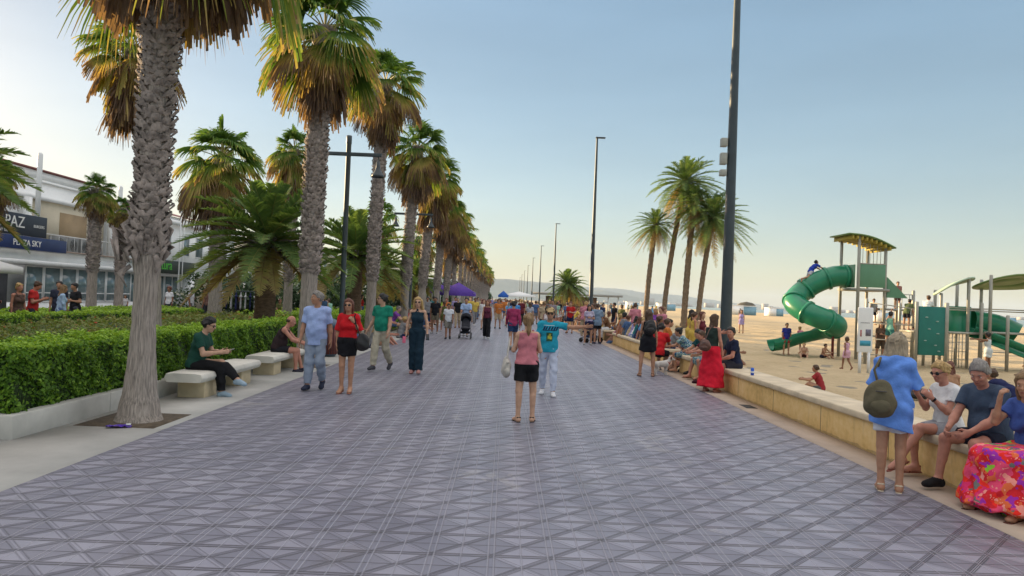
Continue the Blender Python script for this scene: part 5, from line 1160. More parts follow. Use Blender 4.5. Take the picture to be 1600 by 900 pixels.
SITB = dict(seat=.5, lean=28, hp=14, ll=((-.2, 1, -.05), (0, -.1, -1)), rl=((.2, 1, -.05), (0, .2, -1)), la=((-.1, .75, -.8), (.3, .9, -.2)), ra=((.1, .75, -.8), (-.3, .9, -.2)))
SITC = dict(seat=.5, lean=-8, hp=2, ll=((-.06, 1, 0), (.02, .25, -1)), rl=((.1, 1, .02), (0, .3, -1)), la=((-.3, -.45, -1), (-.05, -.25, -1)), ra=((.2, .25, -1), (-.25, .9, .1)), hy=25)
SITX = dict(seat=.5, lean=10, hp=14, ll=((-.05, 1, -.02), (0, .05, -1)), rl=((-.05, 1, .12), (-.3, .5, -1)), rf=(-.1, 1, -.3), la=((-.15, .3, -1), (.5, .9, .1)), ra=((.15, .4, -1), (-.4, .9, .3)))
GROUND = dict(seat=.02, lean=20, hp=0, ll=((-.3, 1, .35), (.1, .8, -.75)), rl=((.3, 1, .35), (-.1, .8, -.75)), la=((-.2, .7, -.6), (.2, .9, .0)), ra=((.2, .7, -.6), (-.2, .9, .0)))
KN = .011
# ---------------------------------------------------------------- the people in the foreground
pink, s, k = person(.35, 10.6, 6, 1.60, 'woman seen from behind in pink sleeveless top and black shorts with blond ponytail', 'f',
    P_(STAND, ll=((-.06, -.06, -1), (0, .02, -1)), rl=((.08, .06, -1), (0, -.04, -1)), la=((-.3, .15, -1), (.45, 1, .3)), ra=((.28, .15, -1), (-.45, 1, .3)), hp=8, lf=(-.3, 1, 0), rf=(.25, 1, 0)), None,
    'tank', (.50, .17, .20), 'shorts', (.012, .012, .014), 'pony', 'dblond', 'light', 'sandal', (.03, .025, .025), KN)
tq, s2_, k = person(.86, 13.6, 176, 1.68, 'man in turquoise printed t-shirt and white jeans stretching one arm out sideways', 'm',
    P_(STEP, la=((-1, .1, -.12), (-1, .25, .12)), lh=(0, .2, 1), lc=.15, ra=((.2, 0, -1), (.0, .25, -1)), hp=4), None,
    'tee', (.02, .30, .42), 'jeans', (.50, .54, .66), 'short', 'brown', 'tan', 'shoe', (.6, .6, .62), KN, glasses=True, cap=(.42, .30, .15))
person(-2.80, 12.9, 176, 1.67, 'woman in loose red blouse and black mini skirt with sunglasses and long brown hair', 'f',
    P_(STEP, la=((-.28, -.05, -1), (.45, .55, .85)), lc=1.1, ra=((.2, .0, -1), (.0, .12, -1)), ll=((0, .05, -1), (0, 0, -1)), rl=((-.03, .14, -1), (0, -.05, -1))), None,
    'blouse', (.52, .012, .018), 'skirt', (.010, .010, .013), 'long', 'auburn', 'tan', 'sandal', (.30, .12, .08), KN, glasses=True, watch=True)
person(-3.42, 13.1, 178, 1.79, 'grey haired man in pale blue untucked shirt and pale jeans looking to the side', 'm',
    P_(rl=((.02, .12, -1), (.03, .02, -1)), ll=((-.05, .15, -1), (.02, -.62, -1)), lf=(-.1, 1, -.55), la=((-.18, -.18, -1), (-.1, .05, -1)), ra=((.2, .05, -1), (.12, .3, -1)), hy=-48), None,
    'shirt', (.34, .44, .72), 'trousers', (.27, .32, .41), 'short', 'grey', 'tan', 'shoe', (.03, .035, .06), KN, belly=.02)
person(-2.86, 16.8, 160, 1.79, 'man in green polo shirt and khaki trousers striding with head turned aside', 'm',
    P_(WALKB, hy=-55, la=((-.16, .1, -1), (-.05, .35, -1)), ra=((.25, -.1, -1), (.55, .2, -1))), None,
    'polo', (.012, .20, .13), 'trousers', (.42, .38, .29), 'short', 'black', 'light', 'shoe', (.06, .06, .07), KN, belly=.02, glasses=True)
person(-2.0, 16.5, 178, 1.74, 'blond woman in dark teal halter jumpsuit with sunglasses walking towards the viewer', 'f',
    P_(STEP, ll=((.03, .14, -1), (0, 0, -1)), rl=((-.02, -.02, -1), (0, -.12, -1)), la=((-.3, .02, -1), (-.1, .3, -1)), ra=((.3, .02, -1), (.08, .25, -1))), None,
    'halter', (.010, .028, .045), 'wide', (.010, .028, .045), 'wavy', 'blond', 'light', 'shoe', (.4, .2, .18), KN, glasses=True)
# seated on the benches
ph7, s7, k7 = person(-5.1, 12.0, -88, 1.76, 'young man in dark green polo and black trousers sitting with crossed legs, phone in hand', 'm',
    dict(seat=.43, lean=14, hp=20, rl=((.06, 1, .0), (.0, .10, -1)), ll=((.22, 1, .14), (.25, .72, -.62)), lf=(.3, 1, -.1), la=((-.12, .38, -1), (.35, 1, .12)), ra=((.12, .38, -1), (-.35, 1, .12)), rf=(.1, 1, 0)), None,
    'polo', (.014, .062, .045), 'trousers', (.010, .010, .012), 'full', 'black', 'light', 'shoe', (.30, .40, .48), KN, glasses=True)
person(-5.0, 15.95, -80, 1.72, 'bald man in dark sleeveless top hunched on the far end of the second bench', 'm',
    dict(seat=.43, lean=26, hp=18, rl=((.1, 1, -.05), (.0, .0, -1)), ll=((-.06, 1, -.05), (.0, .25, -1)), la=((-.1, .7, -.8), (.2, .9, -.3)), ra=((.1, .7, -.8), (-.2, .9, -.3)), hy=5), None,
    'tank', (.030, .018, .020), 'shorts', (.015, .015, .02), 'bald', 'brown', 'red', 'shoe', (.03, .03, .045), KN, belly=.03)
# by the wall
person(3.62, 18.0, -6, 1.68, 'woman in short black dress with a dark backpack standing beside the white dog', 'f',
    P_(STAND, ll=((-.18, -.05, -1), (-.05, -.05, -1)), rl=((.14, .03, -1), (.0, -.05, -1)), la=((-.16, .15, -1), (.1, .7, -.6)), ra=((.2, 0, -1), (.12, .15, -1))), None,
    'dress', (.012, .012, .016), 'dress', (.012, .012, .016), 'bob', 'brown', 'tan', 'sandal', (.02, .02, .02), KN)
person(4.15, 19.3, -30, 1.82, 'tall dark haired man in bright red t-shirt behind the woman with the backpack', 'm', P_(STAND, hy=-20), None,
    'tee', (.50, .015, .02), 'long_shorts', (.012, .012, .016), 'short', 'black', 'tan', 'shoe', (.2, .2, .2), KN)
person(4.42, 15.2, -48, 1.66, 'woman in long red skirt with long brown hair leaning against a seated man', 'f',
    P_(STAND, ra=((.2, .05, -1), (.0, .35, -1)), la=((-.1, .9, -.35), (.6, 1, .1)), hp=6, lean=3), None,
    'crop', (.02, .035, .03), 'longskirt', (.62, .014, .035), 'long', 'brown', 'red', 'sandal', (.1, .04, .03), KN)
person(5.02, 15.55, 92, 1.76, 'bearded man in navy t-shirt seated on the wall behind the red skirt', 'm',
    dict(seat=.5, lean=10, hp=2, hy=50, ll=((-.1, 1, -.1), (.0, .75, -1)), rl=((.1, 1, -.1), (.0, .85, -1)), la=((-.2, .3, -1), (.3, .8, -.3)), ra=((.2, .4, -1), (-.4, .9, -.1))), None,
    'tee', (.012, .018, .045), 'shorts', (.03, .03, .04), 'short', 'black', 'red', 'shoe', (.05, .015, .02), KN)
person(4.98, 19.15, 70, 1.66, 'woman in blue and white tropical print dress slumped on the wall end', 'f', dict(SITB, lean=38), None, 'tee', (.03, .1, .15), 'midskirt', (.03, .1, .15), 'bun', 'black', 'tan', 'sandal', (.03, .03, .03), .013, tk='tropic', bk='tropic')
person(5.3, 18.4, 110, 1.72, 'man in dark teal t-shirt bending forward on the wall beside the tropical dress', 'm', dict(SITB, lean=46), None, 'tee', (.012, .07, .08), 'shorts', (.06, .015, .03), 'short', 'black', 'tan', 'shoe', (.04, .04, .04), .013)
person(5.05, 17.5, 100, 1.60, 'person in maroon top sitting low on the wall left of the plastic bottle', 'f', SITB, None, 'tee', (.10, .015, .03), 'midskirt', (.02, .10, .08), 'short', 'brown', 'red', 'sandal', (.1, .05, .03), .013, bk='tropic')
# right foreground group
def tunic(s): 
    Rp = s['Rp']; v = lambda *a: np.array(a, float); G_ = top_groups(s, 'f', 'blouse'); P, k_, cu = G_[0]
    P = P[:-1] + [C(s['pel'] + Rp @ v(0, 0, .2), s['pel'] + Rp @ v(-.03, -.02, -.36), .165, .235, fl=(nrm(Rp @ v(0, 1, 0)), .72))]
    return [(P, .06, [(s['pel'] + Rp @ v(0, 0, -.27), -nrm(Rp @ v(.22, .1, 1))), cu[1]])] + G_[1:]
ws, sw_, kw = person(4.0, 7.3, -32, 1.62, 'woman from behind in loose bright blue shirt and white shorts with khaki backpack', 'f',
    P_(STAND, ll=((-.03, -.04, -1), (0, 0, -1)), rl=((-.02, .06, -1), (0, -.05, -1)), la=((-.25, .15, -1), (.3, 1, .15)), ra=((.3, .25, -1), (-.25, 1, .2)), hp=14, hy=-18, rf=(-.05, 1, 0), lf=(-.2, 1, 0)), None,
    None, (0, 0, 0), 'shorts', (.62, .62, .66), 'wavy', 'greyblond', 'tan', 'sandal', (.55, .48, .36), .010)
tm = sdf_mesh('shirt', tunic(sw_), .010, [cloth((.13, .28, .72))], .008, 3); link('shirt', tm, ws)
person(5.0, 8.0, 100, 1.66, 'woman in white top and sunglasses sitting cross legged on the wall, hands raised', 'f',
    dict(seat=.5, lean=8, hp=16, hy=8, ll=((.05, 1, .08), (.10, .62, -1)), rl=((-.06, 1, -.02), (-.05, -.1, -1)), lf=(.2, 1, -.5), la=((-.1, .5, -1), (.3, .8, .75)), ra=((.15, .45, -1), (-.25, .8, .85)), rc=.9, lc=.9), None,
    'vneck', (.66, .66, .66), 'shorts', (.30, .30, .32), 'short', 'blond', 'red', 'sandal', (.22, .07, .05), .010, glasses=True, watch=True)
person(5.05, 7.35, 108, 1.78, 'heavy grey haired man in slate blue t-shirt and dark shorts sitting on the wall', 'm',
    dict(seat=.5, lean=18, hp=26, hy=22, ll=((-.16, 1, -.06), (.0, -.02, -1)), rl=((.22, 1, -.06), (.05, .12, -1)), la=((-.1, .55, -1), (.35, .9, -.55)), ra=((.12, .55, -1), (-.35, .9, -.55)), lc=.8, rc=.8), None,
    'tee', (.05, .075, .12), 'shorts', (.012, .015, .03), 'full', 'grey', 'red', 'shoe', (.014, .013, .014), .010, belly=.055)
person(5.02, 6.72, 112, 1.68, 'woman at the right edge in wide multicoloured floral skirt, hand raised to her face', 'f',
    dict(seat=.5, lean=14, hp=8, hy=15, ll=((-.14, 1, -.16), (-.08, .22, -1)), rl=((.2, 1, -.16), (.1, .12, -1)), la=((-.1, .6, -.9), (.3, .3, -1)), ra=((.25, .75, -.7), (-.3, .2, 1)), rc=.8), None,
    'vneck', (.05, .09, .30), 'maxiskirt', (.5, .03, .04), 'long', 'dblond', 'tan', 'sandal', (.1, .04, .03), .010, bk='floral', folds=.012)
# middle distance
person(.30, 25.1, 4, 1.72, 'man from behind in magenta long sleeved shirt and navy shorts', 'm', WALKB, None, 'long', (.30, .035, .10), 'shorts', (.02, .05, .13), 'short', 'black', 'tan', 'shoe', (.3, .28, .25), .013)
person(-.78, 31.4, 178, 1.70, 'woman in maroon sleeveless top and wide black trousers in mid promenade', 'f', WALKA, None, 'tank', (.10, .02, .04), 'wide', (.012, .012, .015), 'bob', 'auburn', 'tan', 'shoe', (.4, .4, .4), .013)
person(-2.35, 30.0, 182, 1.50, 'boy in white t-shirt and grey shorts walking left of the stroller', 'm', WALKB, None, 'tee', (.6, .62, .66), 'long_shorts', (.18, .17, .15), 'short', 'black', 'brown', 'shoe', (.02, .02, .025), .013)
person(-1.75, 32.3, 180, 1.78, 'man in light blue shirt pushing a black stroller towards the viewer', 'm', PUSH, None, 'shirt', (.34, .46, .68), 'shorts', (.16, .16, .18), 'short', 'black', 'tan', 'shoe', (.3, .3, .3), .013)
person(-3.35, 34.5, 170, 1.76, 'man in black t-shirt with white chest spot behind the boy', 'm', STAND, None, 'tee', (.015, .015, .02), 'shorts', (.2, .17, .12), 'short', 'black', 'brown', 'shoe', (.3, .3, .3))
person(.55, 38, 2, 1.74, 'man from behind in sky blue t-shirt and blue shorts, left of the magenta shirt', 'm', WALKA, None, 'tee', (.07, .25, .55), 'shorts', (.05, .12, .28), 'short', 'brown', 'tan', 'shoe', (.1, .1, .1))
person(1.35, 39, -3, 1.66, 'woman from behind in striped top and white shorts beside the sky blue t-shirt', 'f', WALKB, None, 'tee', (.12, .14, .22), 'shorts', (.6, .6, .62), 'bob', 'brown', 'tan', 'shoe', (.2, .2, .2), tk='stripe')
person(1.6, 27, 175, 1.55, 'dark haired girl in white top hidden behind the ponytail woman', 'f', WALKA, None, 'tank', (.55, .5, .5), 'shorts', (.05, .07, .15), 'curly', 'black', 'brown', 'shoe', (.4, .4, .4))
person(2.9, 44, 170, 1.82, 'man in dark red plaid shirt above the head of the arm stretching man', 'm', WALKA, None, 'shirt', (.12, .03, .03), 'shorts', (.04, .04, .05), 'short', 'black', 'tan', 'shoe', (.2, .2, .2), tk='plaid')
person(3.55, 30.2, 178, 1.7, 'woman in purple and white striped tee standing right of the beige cap', 'f', STANDB, None, 'tee', (.14, .06, .26), 'skirt', (.02, .02, .05), 'bob', 'black', 'tan', 'shoe', (.3, .3, .3), tk='stripe')
person(4.1, 33.2, 100, 1.75, 'man in light blue t-shirt and yellow shorts facing the seated row', 'm', STAND, None, 'tee', (.22, .42, .60), 'shorts', (.6, .4, .08), 'short', 'brown', 'tan', 'shoe', (.3, .3, .3))
person(4.05, 31.3, 20, 1.76, 'man in blue checked shirt standing at the wall end by the pushchair', 'm', STANDB, None, 'shirt', (.03, .09, .18), 'shorts', (.015, .015, .02), 'short', 'brown', 'tan', 'shoe', (.05, .05, .08), .013, tk='plaid')

# ---------------------------------------------------------------- seated rows and crowd
CN = {'white': (.62, .62, .62), 'black': (.014, .014, .016), 'navy': (.015, .025, .07), 'red': (.42, .02, .02), 'teal': (.015, .14, .15), 'purple': (.20, .06, .32), 'pink': (.52, .20, .25), 'grey': (.22, .22, .23), 'sky blue': (.13, .33, .58), 'olive': (.11, .12, .04), 'orange': (.52, .17, .04), 'yellow': (.58, .42, .09), 'denim': (.07, .13, .26), 'beige': (.42, .33, .22), 'maroon': (.12, .02, .03), 'lilac': (.36, .30, .55), 'mint': (.28, .50, .40), 'brown': (.14, .07, .035)}
tops = list(CN); used = set(); cr = random.Random(12)
TN = {'tee': 't-shirt', 'tank': 'tank top', 'shirt': 'shirt', 'crop': 'crop top', 'dress': 'dress', 'long': 'long sleeved top'}
def crowd(x, y, face, where, poses, group, H=None, z=0, h=.019, tcol=None, sex=None, top=None, bot=None, pre=None):
    for _ in range(400):
        sx = sex or cr.choice('mf'); t = top or cr.choice(['tee', 'tee', 'shirt', 'long'] if sx == 'm' else ['tee', 'tank', 'tank', 'crop', 'dress']); c = tcol or cr.choice(tops); bc = cr.choice(['white', 'black', 'navy', 'denim', 'beige', 'grey', 'black', 'denim'])
        b_ = 'dress' if t == 'dress' else bot or cr.choice(['shorts', 'shorts', 'jeans', 'long_shorts'] if sx == 'm' else ['shorts', 'jeans', 'skirt', 'hotpants']); hr = cr.choice(['short', 'short', 'full'] if sx == 'm' else ['long', 'bob', 'pony', 'bun', 'wavy']); hc = cr.choice(['brown', 'black', 'brown', 'blond', 'auburn', 'dblond', 'grey'])
        hn = {'dblond': 'dark blond', 'grey': 'grey', 'full': 'thick', 'pony': 'ponytailed', 'bun': 'tied up', 'bob': 'chin length', 'wavy': 'wavy'}
        who = ('man' if sx == 'm' else 'woman'); lab = '%s in %s %s%s with %s %s hair %s' % (who, c, TN[t], '' if t == 'dress' else ' and %s %s' % (bc, {'jeans': 'long trousers', 'long_shorts': 'knee shorts', 'hotpants': 'short shorts'}.get(b_, b_)), hn.get(hr, hr), hn.get(hc, hc), where)
        if len(lab.split()) > 16: lab = lab.replace(' with ', ', ')
        if len(lab.split()) > 16: continue
        key = (sx, t, c, bc, b_, where)
        if key not in used: used.add(key); break
    return person(x, y, face, H or (cr.uniform(1.68, 1.86) if sx == 'm' else cr.uniform(1.56, 1.72)), lab, sx, (ps := cr.choice(poses)), None, t, CN[c], b_, CN[c] if t == 'dress' else CN[bc], hr, hc, cr.choice(['tan', 'tan', 'light', 'red', 'brown']), 'shoe', cr.choice([(.5, .5, .5), (.03, .03, .03), (.2, .1, .05)]), h, group, z=z)
SITS = [SITA, SITB, SITC, SITX]
GW = 'people sitting on the low wall with their backs turned'
row = [(22.1, 'orange', 'm'), (22.8, 'teal', 'm'), (23.4, 'black', 'm'), (24.0, 'red', 'f'), (24.7, 'white', 'f'), (25.2, 'purple', 'f'), (26.2, 'sky blue', 'm'), (27.0, 'navy', 'm'), (27.9, 'white', 'f'), (28.6, 'lilac', 'f'), (29.5, 'denim', 'm'), (30.4, 'beige', 'f')]
for y_, c_, sx in row: crowd(5.05 + cr.uniform(-.05, .08), y_, -90 + cr.uniform(-25, 25), 'on the second wall', SITS[:3], GW, h=.016, tcol=c_, sex=sx)
for x_, y_ in ((5.9, 21.8), (6.3, 22.9), (5.9, 24.1), (6.6, 25.0), (6.0, 26.0), (6.9, 26.6), (6.1, 28.2), (6.7, 30.2), (6.0, 31.0), (7.3, 23.6), (7.6, 28.8)): crowd(x_, y_, -90 + cr.uniform(-60, 60), 'on the sand behind the second wall', [GROUND, STAND, STANDB] if x_ > 6.2 else [GROUND], 'people on the sand behind the wall', h=.017)
for y_ in (21.75, 25.75, 26.6, 27.45, 28.9, 29.95, 30.9): crowd(5.05, y_, -90 + cr.uniform(-30, 30), 'on the second wall', SITS[:3], GW, h=.016)
for y_ in (19.9, 20.5, 32.0, 32.8, 33.5): crowd(5.1 + cr.uniform(0, .3), y_, cr.uniform(60, 120), 'sitting in the wall gap', [GROUND], 'people in the gaps of the wall', h=.017)
GW2 = 'people sitting along the farther stretches of wall'
for y_ in np.arange(34.6, 47.6, .78): crowd(5.0, y_ + cr.uniform(-.1, .1), cr.choice([90, 90, -90, 75]) + cr.uniform(-20, 20), 'on the third wall', SITS, GW2)
for y_ in np.arange(51, 63, .9): crowd(5.0, y_ + cr.uniform(-.1, .1), cr.choice([90, -90]) + cr.uniform(-20, 20), 'on the fourth wall', SITS, GW2)
for y_ in np.arange(67, 100, 1.9): crowd(5.0, y_ + cr.uniform(-.1, .1), cr.choice([90, -90]) + cr.uniform(-20, 20), 'on the farthest wall', SITS, GW2)
for x_, y_ in ((4.0, 36), (3.7, 40.5), (3.9, 45), (3.6, 50), (4.1, 55), (5.9, 27), (6.2, 29.4), (6.0, 33), (6.6, 36.5), (6.1, 40), (7.0, 43), (6.4, 47)): crowd(x_, y_, cr.uniform(-180, 180), 'standing by the seated row', [STAND, STANDB, PHONE, STEP], 'people standing around the wall')
# strolling crowd, filling the promenade towards the vanishing point
GC = 'people strolling in the distance'
spots = [(-3.1, 36.5), (-2.7, 41), (-3.6, 44), (-1.9, 45), (-1.2, 40), (-.4, 43), (.2, 47), (1.9, 35), (2.4, 40.5), (1.1, 49), (2.2, 52), (3.1, 50), (-2.5, 52), (-1.3, 55), (-3.4, 49), (0, 57)]
for i in range(56):
    y_ = 58 + i * 1.45 + cr.uniform(-.6, .6); spots.append((cr.uniform(-3.6, 4.0), y_))
for i, (x_, y_) in enumerate(spots): crowd(x_, y_, cr.choice([0, 180, 180]) + cr.uniform(-20, 20), 'walking far off' if y_ > 58 else 'walking in the middle distance' if i % 2 else 'strolling mid promenade', [WALKA, WALKB, STEP, STANDB], GC, h=.02 if y_ < 60 else .024)
# loungers along the left edge
GL = 'people resting along the left edge of the promenade'
for x_, y_, f_, ps, zz, wh in ((-4.9, 22.9, -60, SITB, 0, 'under the palm row'), (-4.4, 23.8, -70, GROUND, 0, 'under the palm row'), (-4.5, 25.9, -100, GROUND, 0, 'under the palm row'), (-5.0, 26.9, -90, SITA, 0, 'under the palm row'), (-5.0, 27.8, -80, SITX, 0, 'under the palm row'), (-5.0, 28.6, -95, SITB, 0, 'under the palm row'), (-4.3, 29.8, -60, GROUND, 0, 'under the palm row'), (-4.9, 31.2, -90, SITB, 0, 'under the palm row'),
        (-4.95, 35.4, -90, SITA, 0, 'near the second lamp'), (-4.95, 36.3, -70, SITB, 0, 'near the second lamp'), (-4.4, 38.8, -110, GROUND, 0, 'near the second lamp'), (-4.6, 42.5, 180, STAND, 0, 'near the second lamp'), (-4.4, 44.2, -150, STANDB, 0, 'near the second lamp')):
    crowd(x_, y_, f_, wh, [ps], GL, h=.015, z=-.07 if ps.get('seat') == .5 else 0)
# terrace people on the left
GT = 'people on the restaurant terrace'
person(-14.0, 21.4, -70, 1.78, 'man in bright red t-shirt on the terrace in front of the parasol', 'm', PHONE, None, 'tee', (.50, .03, .03), 'trousers', (.05, .05, .07), 'short', 'brown', 'red', 'shoe', (.2, .2, .2), .014, GT)
person(-13.9, 22.6, -40, 1.68, 'woman in pale blue shirt just right of the red t-shirt', 'f', STANDB, None, 'long', (.34, .48, .66), 'jeans', (.1, .15, .3), 'bob', 'dblond', 'tan', 'shoe', (.2, .2, .2), .014, GT)
person(-13.5, 20.0, -110, 1.70, 'woman with bare shoulders in brown patterned dress near the left edge', 'f', STAND, None, 'dress', (.10, .06, .05), 'dress', (.10, .06, .05), 'bun', 'blond', 'red', 'sandal', (.1, .1, .1), .014, GT)
person(-13.6, 19.1, -60, 1.76, 'man in royal blue t-shirt cut by the left edge', 'm', STANDB, None, 'tee', (.03, .08, .42), 'shorts', (.05, .05, .07), 'short', 'brown', 'red', 'shoe', (.2, .2, .2), .014, GT)
person(-14.8, 23.9, -160, 1.80, 'dark haired man in navy shirt standing before the glazed front', 'm', STAND, None, 'tee', (.03, .035, .06), 'trousers', (.03, .03, .04), 'short', 'black', 'tan', 'shoe', (.2, .2, .2), .014, GT)
person(-14.2, 23.8, 150, 1.76, 'man in black t-shirt beside the one in navy, nearer the palm trunk', 'm', STANDB, None, 'tee', (.018, .018, .022), 'trousers', (.08, .08, .1), 'short', 'black', 'tan', 'shoe', (.2, .2, .2), .014, GT)
GS = 'people in front of the shops'
person(-17.0, 36.4, 170, 1.74, 'woman in white t-shirt with black bag strap in front of the green sign', 'f', STAND, None, 'tee', (.7, .7, .72), 'jeans', (.03, .04, .06), 'curly', 'auburn', 'brown', 'shoe', (.3, .3, .3), .016, GS)
person(-17.9, 36.6, 30, 1.7, 'man in grey blue shirt at the lit shop door', 'm', STAND, None, 'tee', (.12, .17, .26), 'trousers', (.05, .05, .07), 'short', 'brown', 'tan', 'shoe', (.2, .2, .2), .018, GS)
person(-16.1, 36.9, -90, 1.75, 'man in white shirt right of the shop door talking', 'm', STANDB, None, 'shirt', (.6, .62, .66), 'trousers', (.1, .1, .12), 'short', 'black', 'brown', 'shoe', (.2, .2, .2), .018, GS)
person(-15.5, 37.2, 90, 1.72, 'man in brown t-shirt with dark backpack facing the white shirt', 'm', STAND, None, 'tee', (.18, .10, .08), 'trousers', (.03, .03, .04), 'short', 'black', 'brown', 'shoe', (.2, .2, .2), .018, GS)
person(-20.3, 38.5, 180, 1.2, 'child in white top behind the palm trunk by the shops', 'f', STAND, None, 'tee', (.6, .58, .58), 'shorts', (.1, .1, .12), 'bob', 'brown', 'tan', 'shoe', (.2, .2, .2), .018, GS)
for i, (x_, y_) in enumerate(((-14.2, 38.2), (-13.6, 39.0), (-13.0, 38.4), (-12.2, 38.8), (-11.3, 37.6), (-10.6, 38.4), (-9.9, 38.0), (-9.2, 36.6), (-8.6, 37.8), (-10.2, 42), (-8.8, 44), (-7.6, 41))):
    crowd(x_, y_, cr.uniform(0, 360), 'behind the first date palm', [SITA, STAND, PHONE, SITB], 'people gathered beyond the hedges')
# children and adults on the sand
def kid(x, y, f_, H, lab, pose, top, tc, bot, bc, hair='short', hc='brown', sex='m', sk='tan', z=0, h=.016): return person(x, y, f_, H, lab, sex, pose, None, top, tc, bot, bc, hair, hc, sk, None, (.2, .2, .2), h, None, z=z, cat='child')
kid(11.45, 29.0, 175, 1.28, 'boy in blue and red football shirt standing at the slide exit', STAND, 'tee', (.03, .04, .28), 'shorts', (.35, .02, .03), sk='tan', hc='brown')
kid(12.5, 30.0, 10, 1.2, 'child in pink top bending behind the bottom of the slide', P_(STAND, lean=35), 'tee', (.55, .22, .28), 'shorts', (.06, .08, .12), 'bun', 'blond', 'f')
kid(10.75, 22.4, 20, 1.02, 'little girl with curly hair in pale pink dress', WALKA, 'dress', (.62, .38, .50), 'dress', (.62, .38, .50), 'curly', 'brown', 'f', 'brown')
kid(11.75, 28.0, 160, 1.1, 'blond bare chested child sitting in the sand left of the other', GROUND, None, (0, 0, 0), 'shorts', (.1, .03, .03), 'short', 'blond', sk='light')
kid(12.5, 28.0, -150, 1.1, 'brown haired bare chested child sitting in the sand right of the blond one', GROUND, None, (0, 0, 0), 'shorts', (.03, .03, .06), 'short', 'brown', sk='tan')
kid(7.25, 16.3, 60, 1.15, 'boy in dark red t-shirt sitting in the sand just beyond the wall', GROUND, 'tee', (.30, .03, .035), 'shorts', (.1, .1, .1), hc='brown', h=.013)
kid(12.25, 28.75, -80, 1.25, 'boy in blue t-shirt crawling up the outside of the tube slide', dict(seat=-.02, lean=48, hp=-25, ll=((-.2, -.35, -1), (-.1, -1, -.15)), rl=((.2, -.75, -.9), (.1, -1, -.25)), lf=(0, -.4, -1), rf=(0, -.4, -1), la=((-.1, 1, -.55), (0, 1, -.4)), ra=((.1, 1, -.55), (0, 1, -.3))), 'tee', (.02, .05, .35), 'shorts', (.45, .45, .5), hc='black', z=3.36)
kid(14.75, 28.6, 180, 1.05, 'child in white top and dark shorts hanging below the tower deck', STAND, 'tee', (.4, .4, .4), 'shorts', (.02, .02, .03), z=1.35)
kid(15.75, 28.7, 170, 1.1, 'child in pinkish outfit standing on the lower deck', STAND, 'tee', (.30, .14, .12), 'long_shorts', (.14, .07, .06), z=2.03)
kid(14.55, 27.6, 160, 1.5, 'child in brown striped clothes among the tower posts', STANDB, 'tee', (.10, .06, .04), 'long_shorts', (.09, .06, .04), 'bob', 'brown', 'f')
kid(13.5, 25.0, -60, 1.35, 'girl in mint top climbing beside the teal panel', P_(STAND, la=((-.1, .6, .5), (0, .6, .9))), 'tank', (.20, .45, .33), 'shorts', (.05, .2, .18), 'bun', 'black', 'f', z=.55)
kid(14.75, 25.0, -50, 1.3, 'child in white t-shirt leaning over the top of the teal panel', P_(STAND, lean=30, la=((-.1, .6, -1), (0, .7, -.8))), 'tee', (.65, .65, .62), 'shorts', (.4, .1, .08), 'short', 'brown', z=1.27)
kid(14.35, 25.5, -60, 1.15, 'child in olive top crouching left of the one on the panel', P_(STAND, lean=55), 'tee', (.10, .13, .06), 'shorts', (.02, .02, .03), 'short', 'black', z=1.27)
kid(16.35, 24.1, 30, 1.32, 'girl in white dress playing at the climbing frame', P_(STAND, la=((-.7, .6, .1), (-.6, 1, 0)), ra=((.5, .7, -.2), (.5, 1, -.1))), 'dress', (.55, .6, .6), 'dress', (.55, .6, .6), 'bun', 'black', 'f', 'brown')
kid(15.6, 26.2, 120, 1.1, 'child in green top climbing inside the frame', STAND, 'tee', (.16, .30, .04), 'shorts', (.02, .02, .03), 'short', 'black', z=.75)
kid(15.3, 26.3, 60, 1.1, 'child in red shorts low inside the frame', P_(STAND, lean=40), None, (0, 0, 0), 'shorts', (.4, .06, .06), 'short', 'brown', sk='red', z=.35)
kid(18.1, 24.3, 90, 1.0, 'child in pink at the foot of the second slide', GROUND, 'tee', (.55, .2, .2), 'shorts', (.3, .05, .05), 'bob', 'blond', 'f')
person(9.55, 15.2, -20, 1.68, 'woman with long dark red hair sitting on the sand beside a black bag', 'f', GROUND, None, 'tank', (.35, .2, .12), 'jeans', (.05, .05, .07), 'long', 'auburn', 'tan', 'shoe', (.1, .1, .1), .014, 'people sitting on the sand')
person(11.0, 15.4, 30, 1.74, 'person in navy t-shirt bent forward on the sand', 'm', dict(GROUND, lean=60), None, 'tee', (.015, .02, .07), 'shorts', (.02, .02, .03), 'short', 'brown', 'tan', 'shoe', (.1, .1, .1), .014, 'people sitting on the sand')
for i, (x_, y_, f_) in enumerate(((17.2, 52, 150), (36.8, 112, 10), (34.5, 110, 20), (26, 160, 90), (40, 190, 0), (16, 120, 0), (17.5, 118, 90), (22, 150, 180), (30, 170, 0), (24, 140, 60), (34, 210, 20), (19.5, 95, 20))):
    crowd(x_, y_, f_, 'far out on the sand', [STAND, WALKA, STANDB], 'people scattered on the beach')
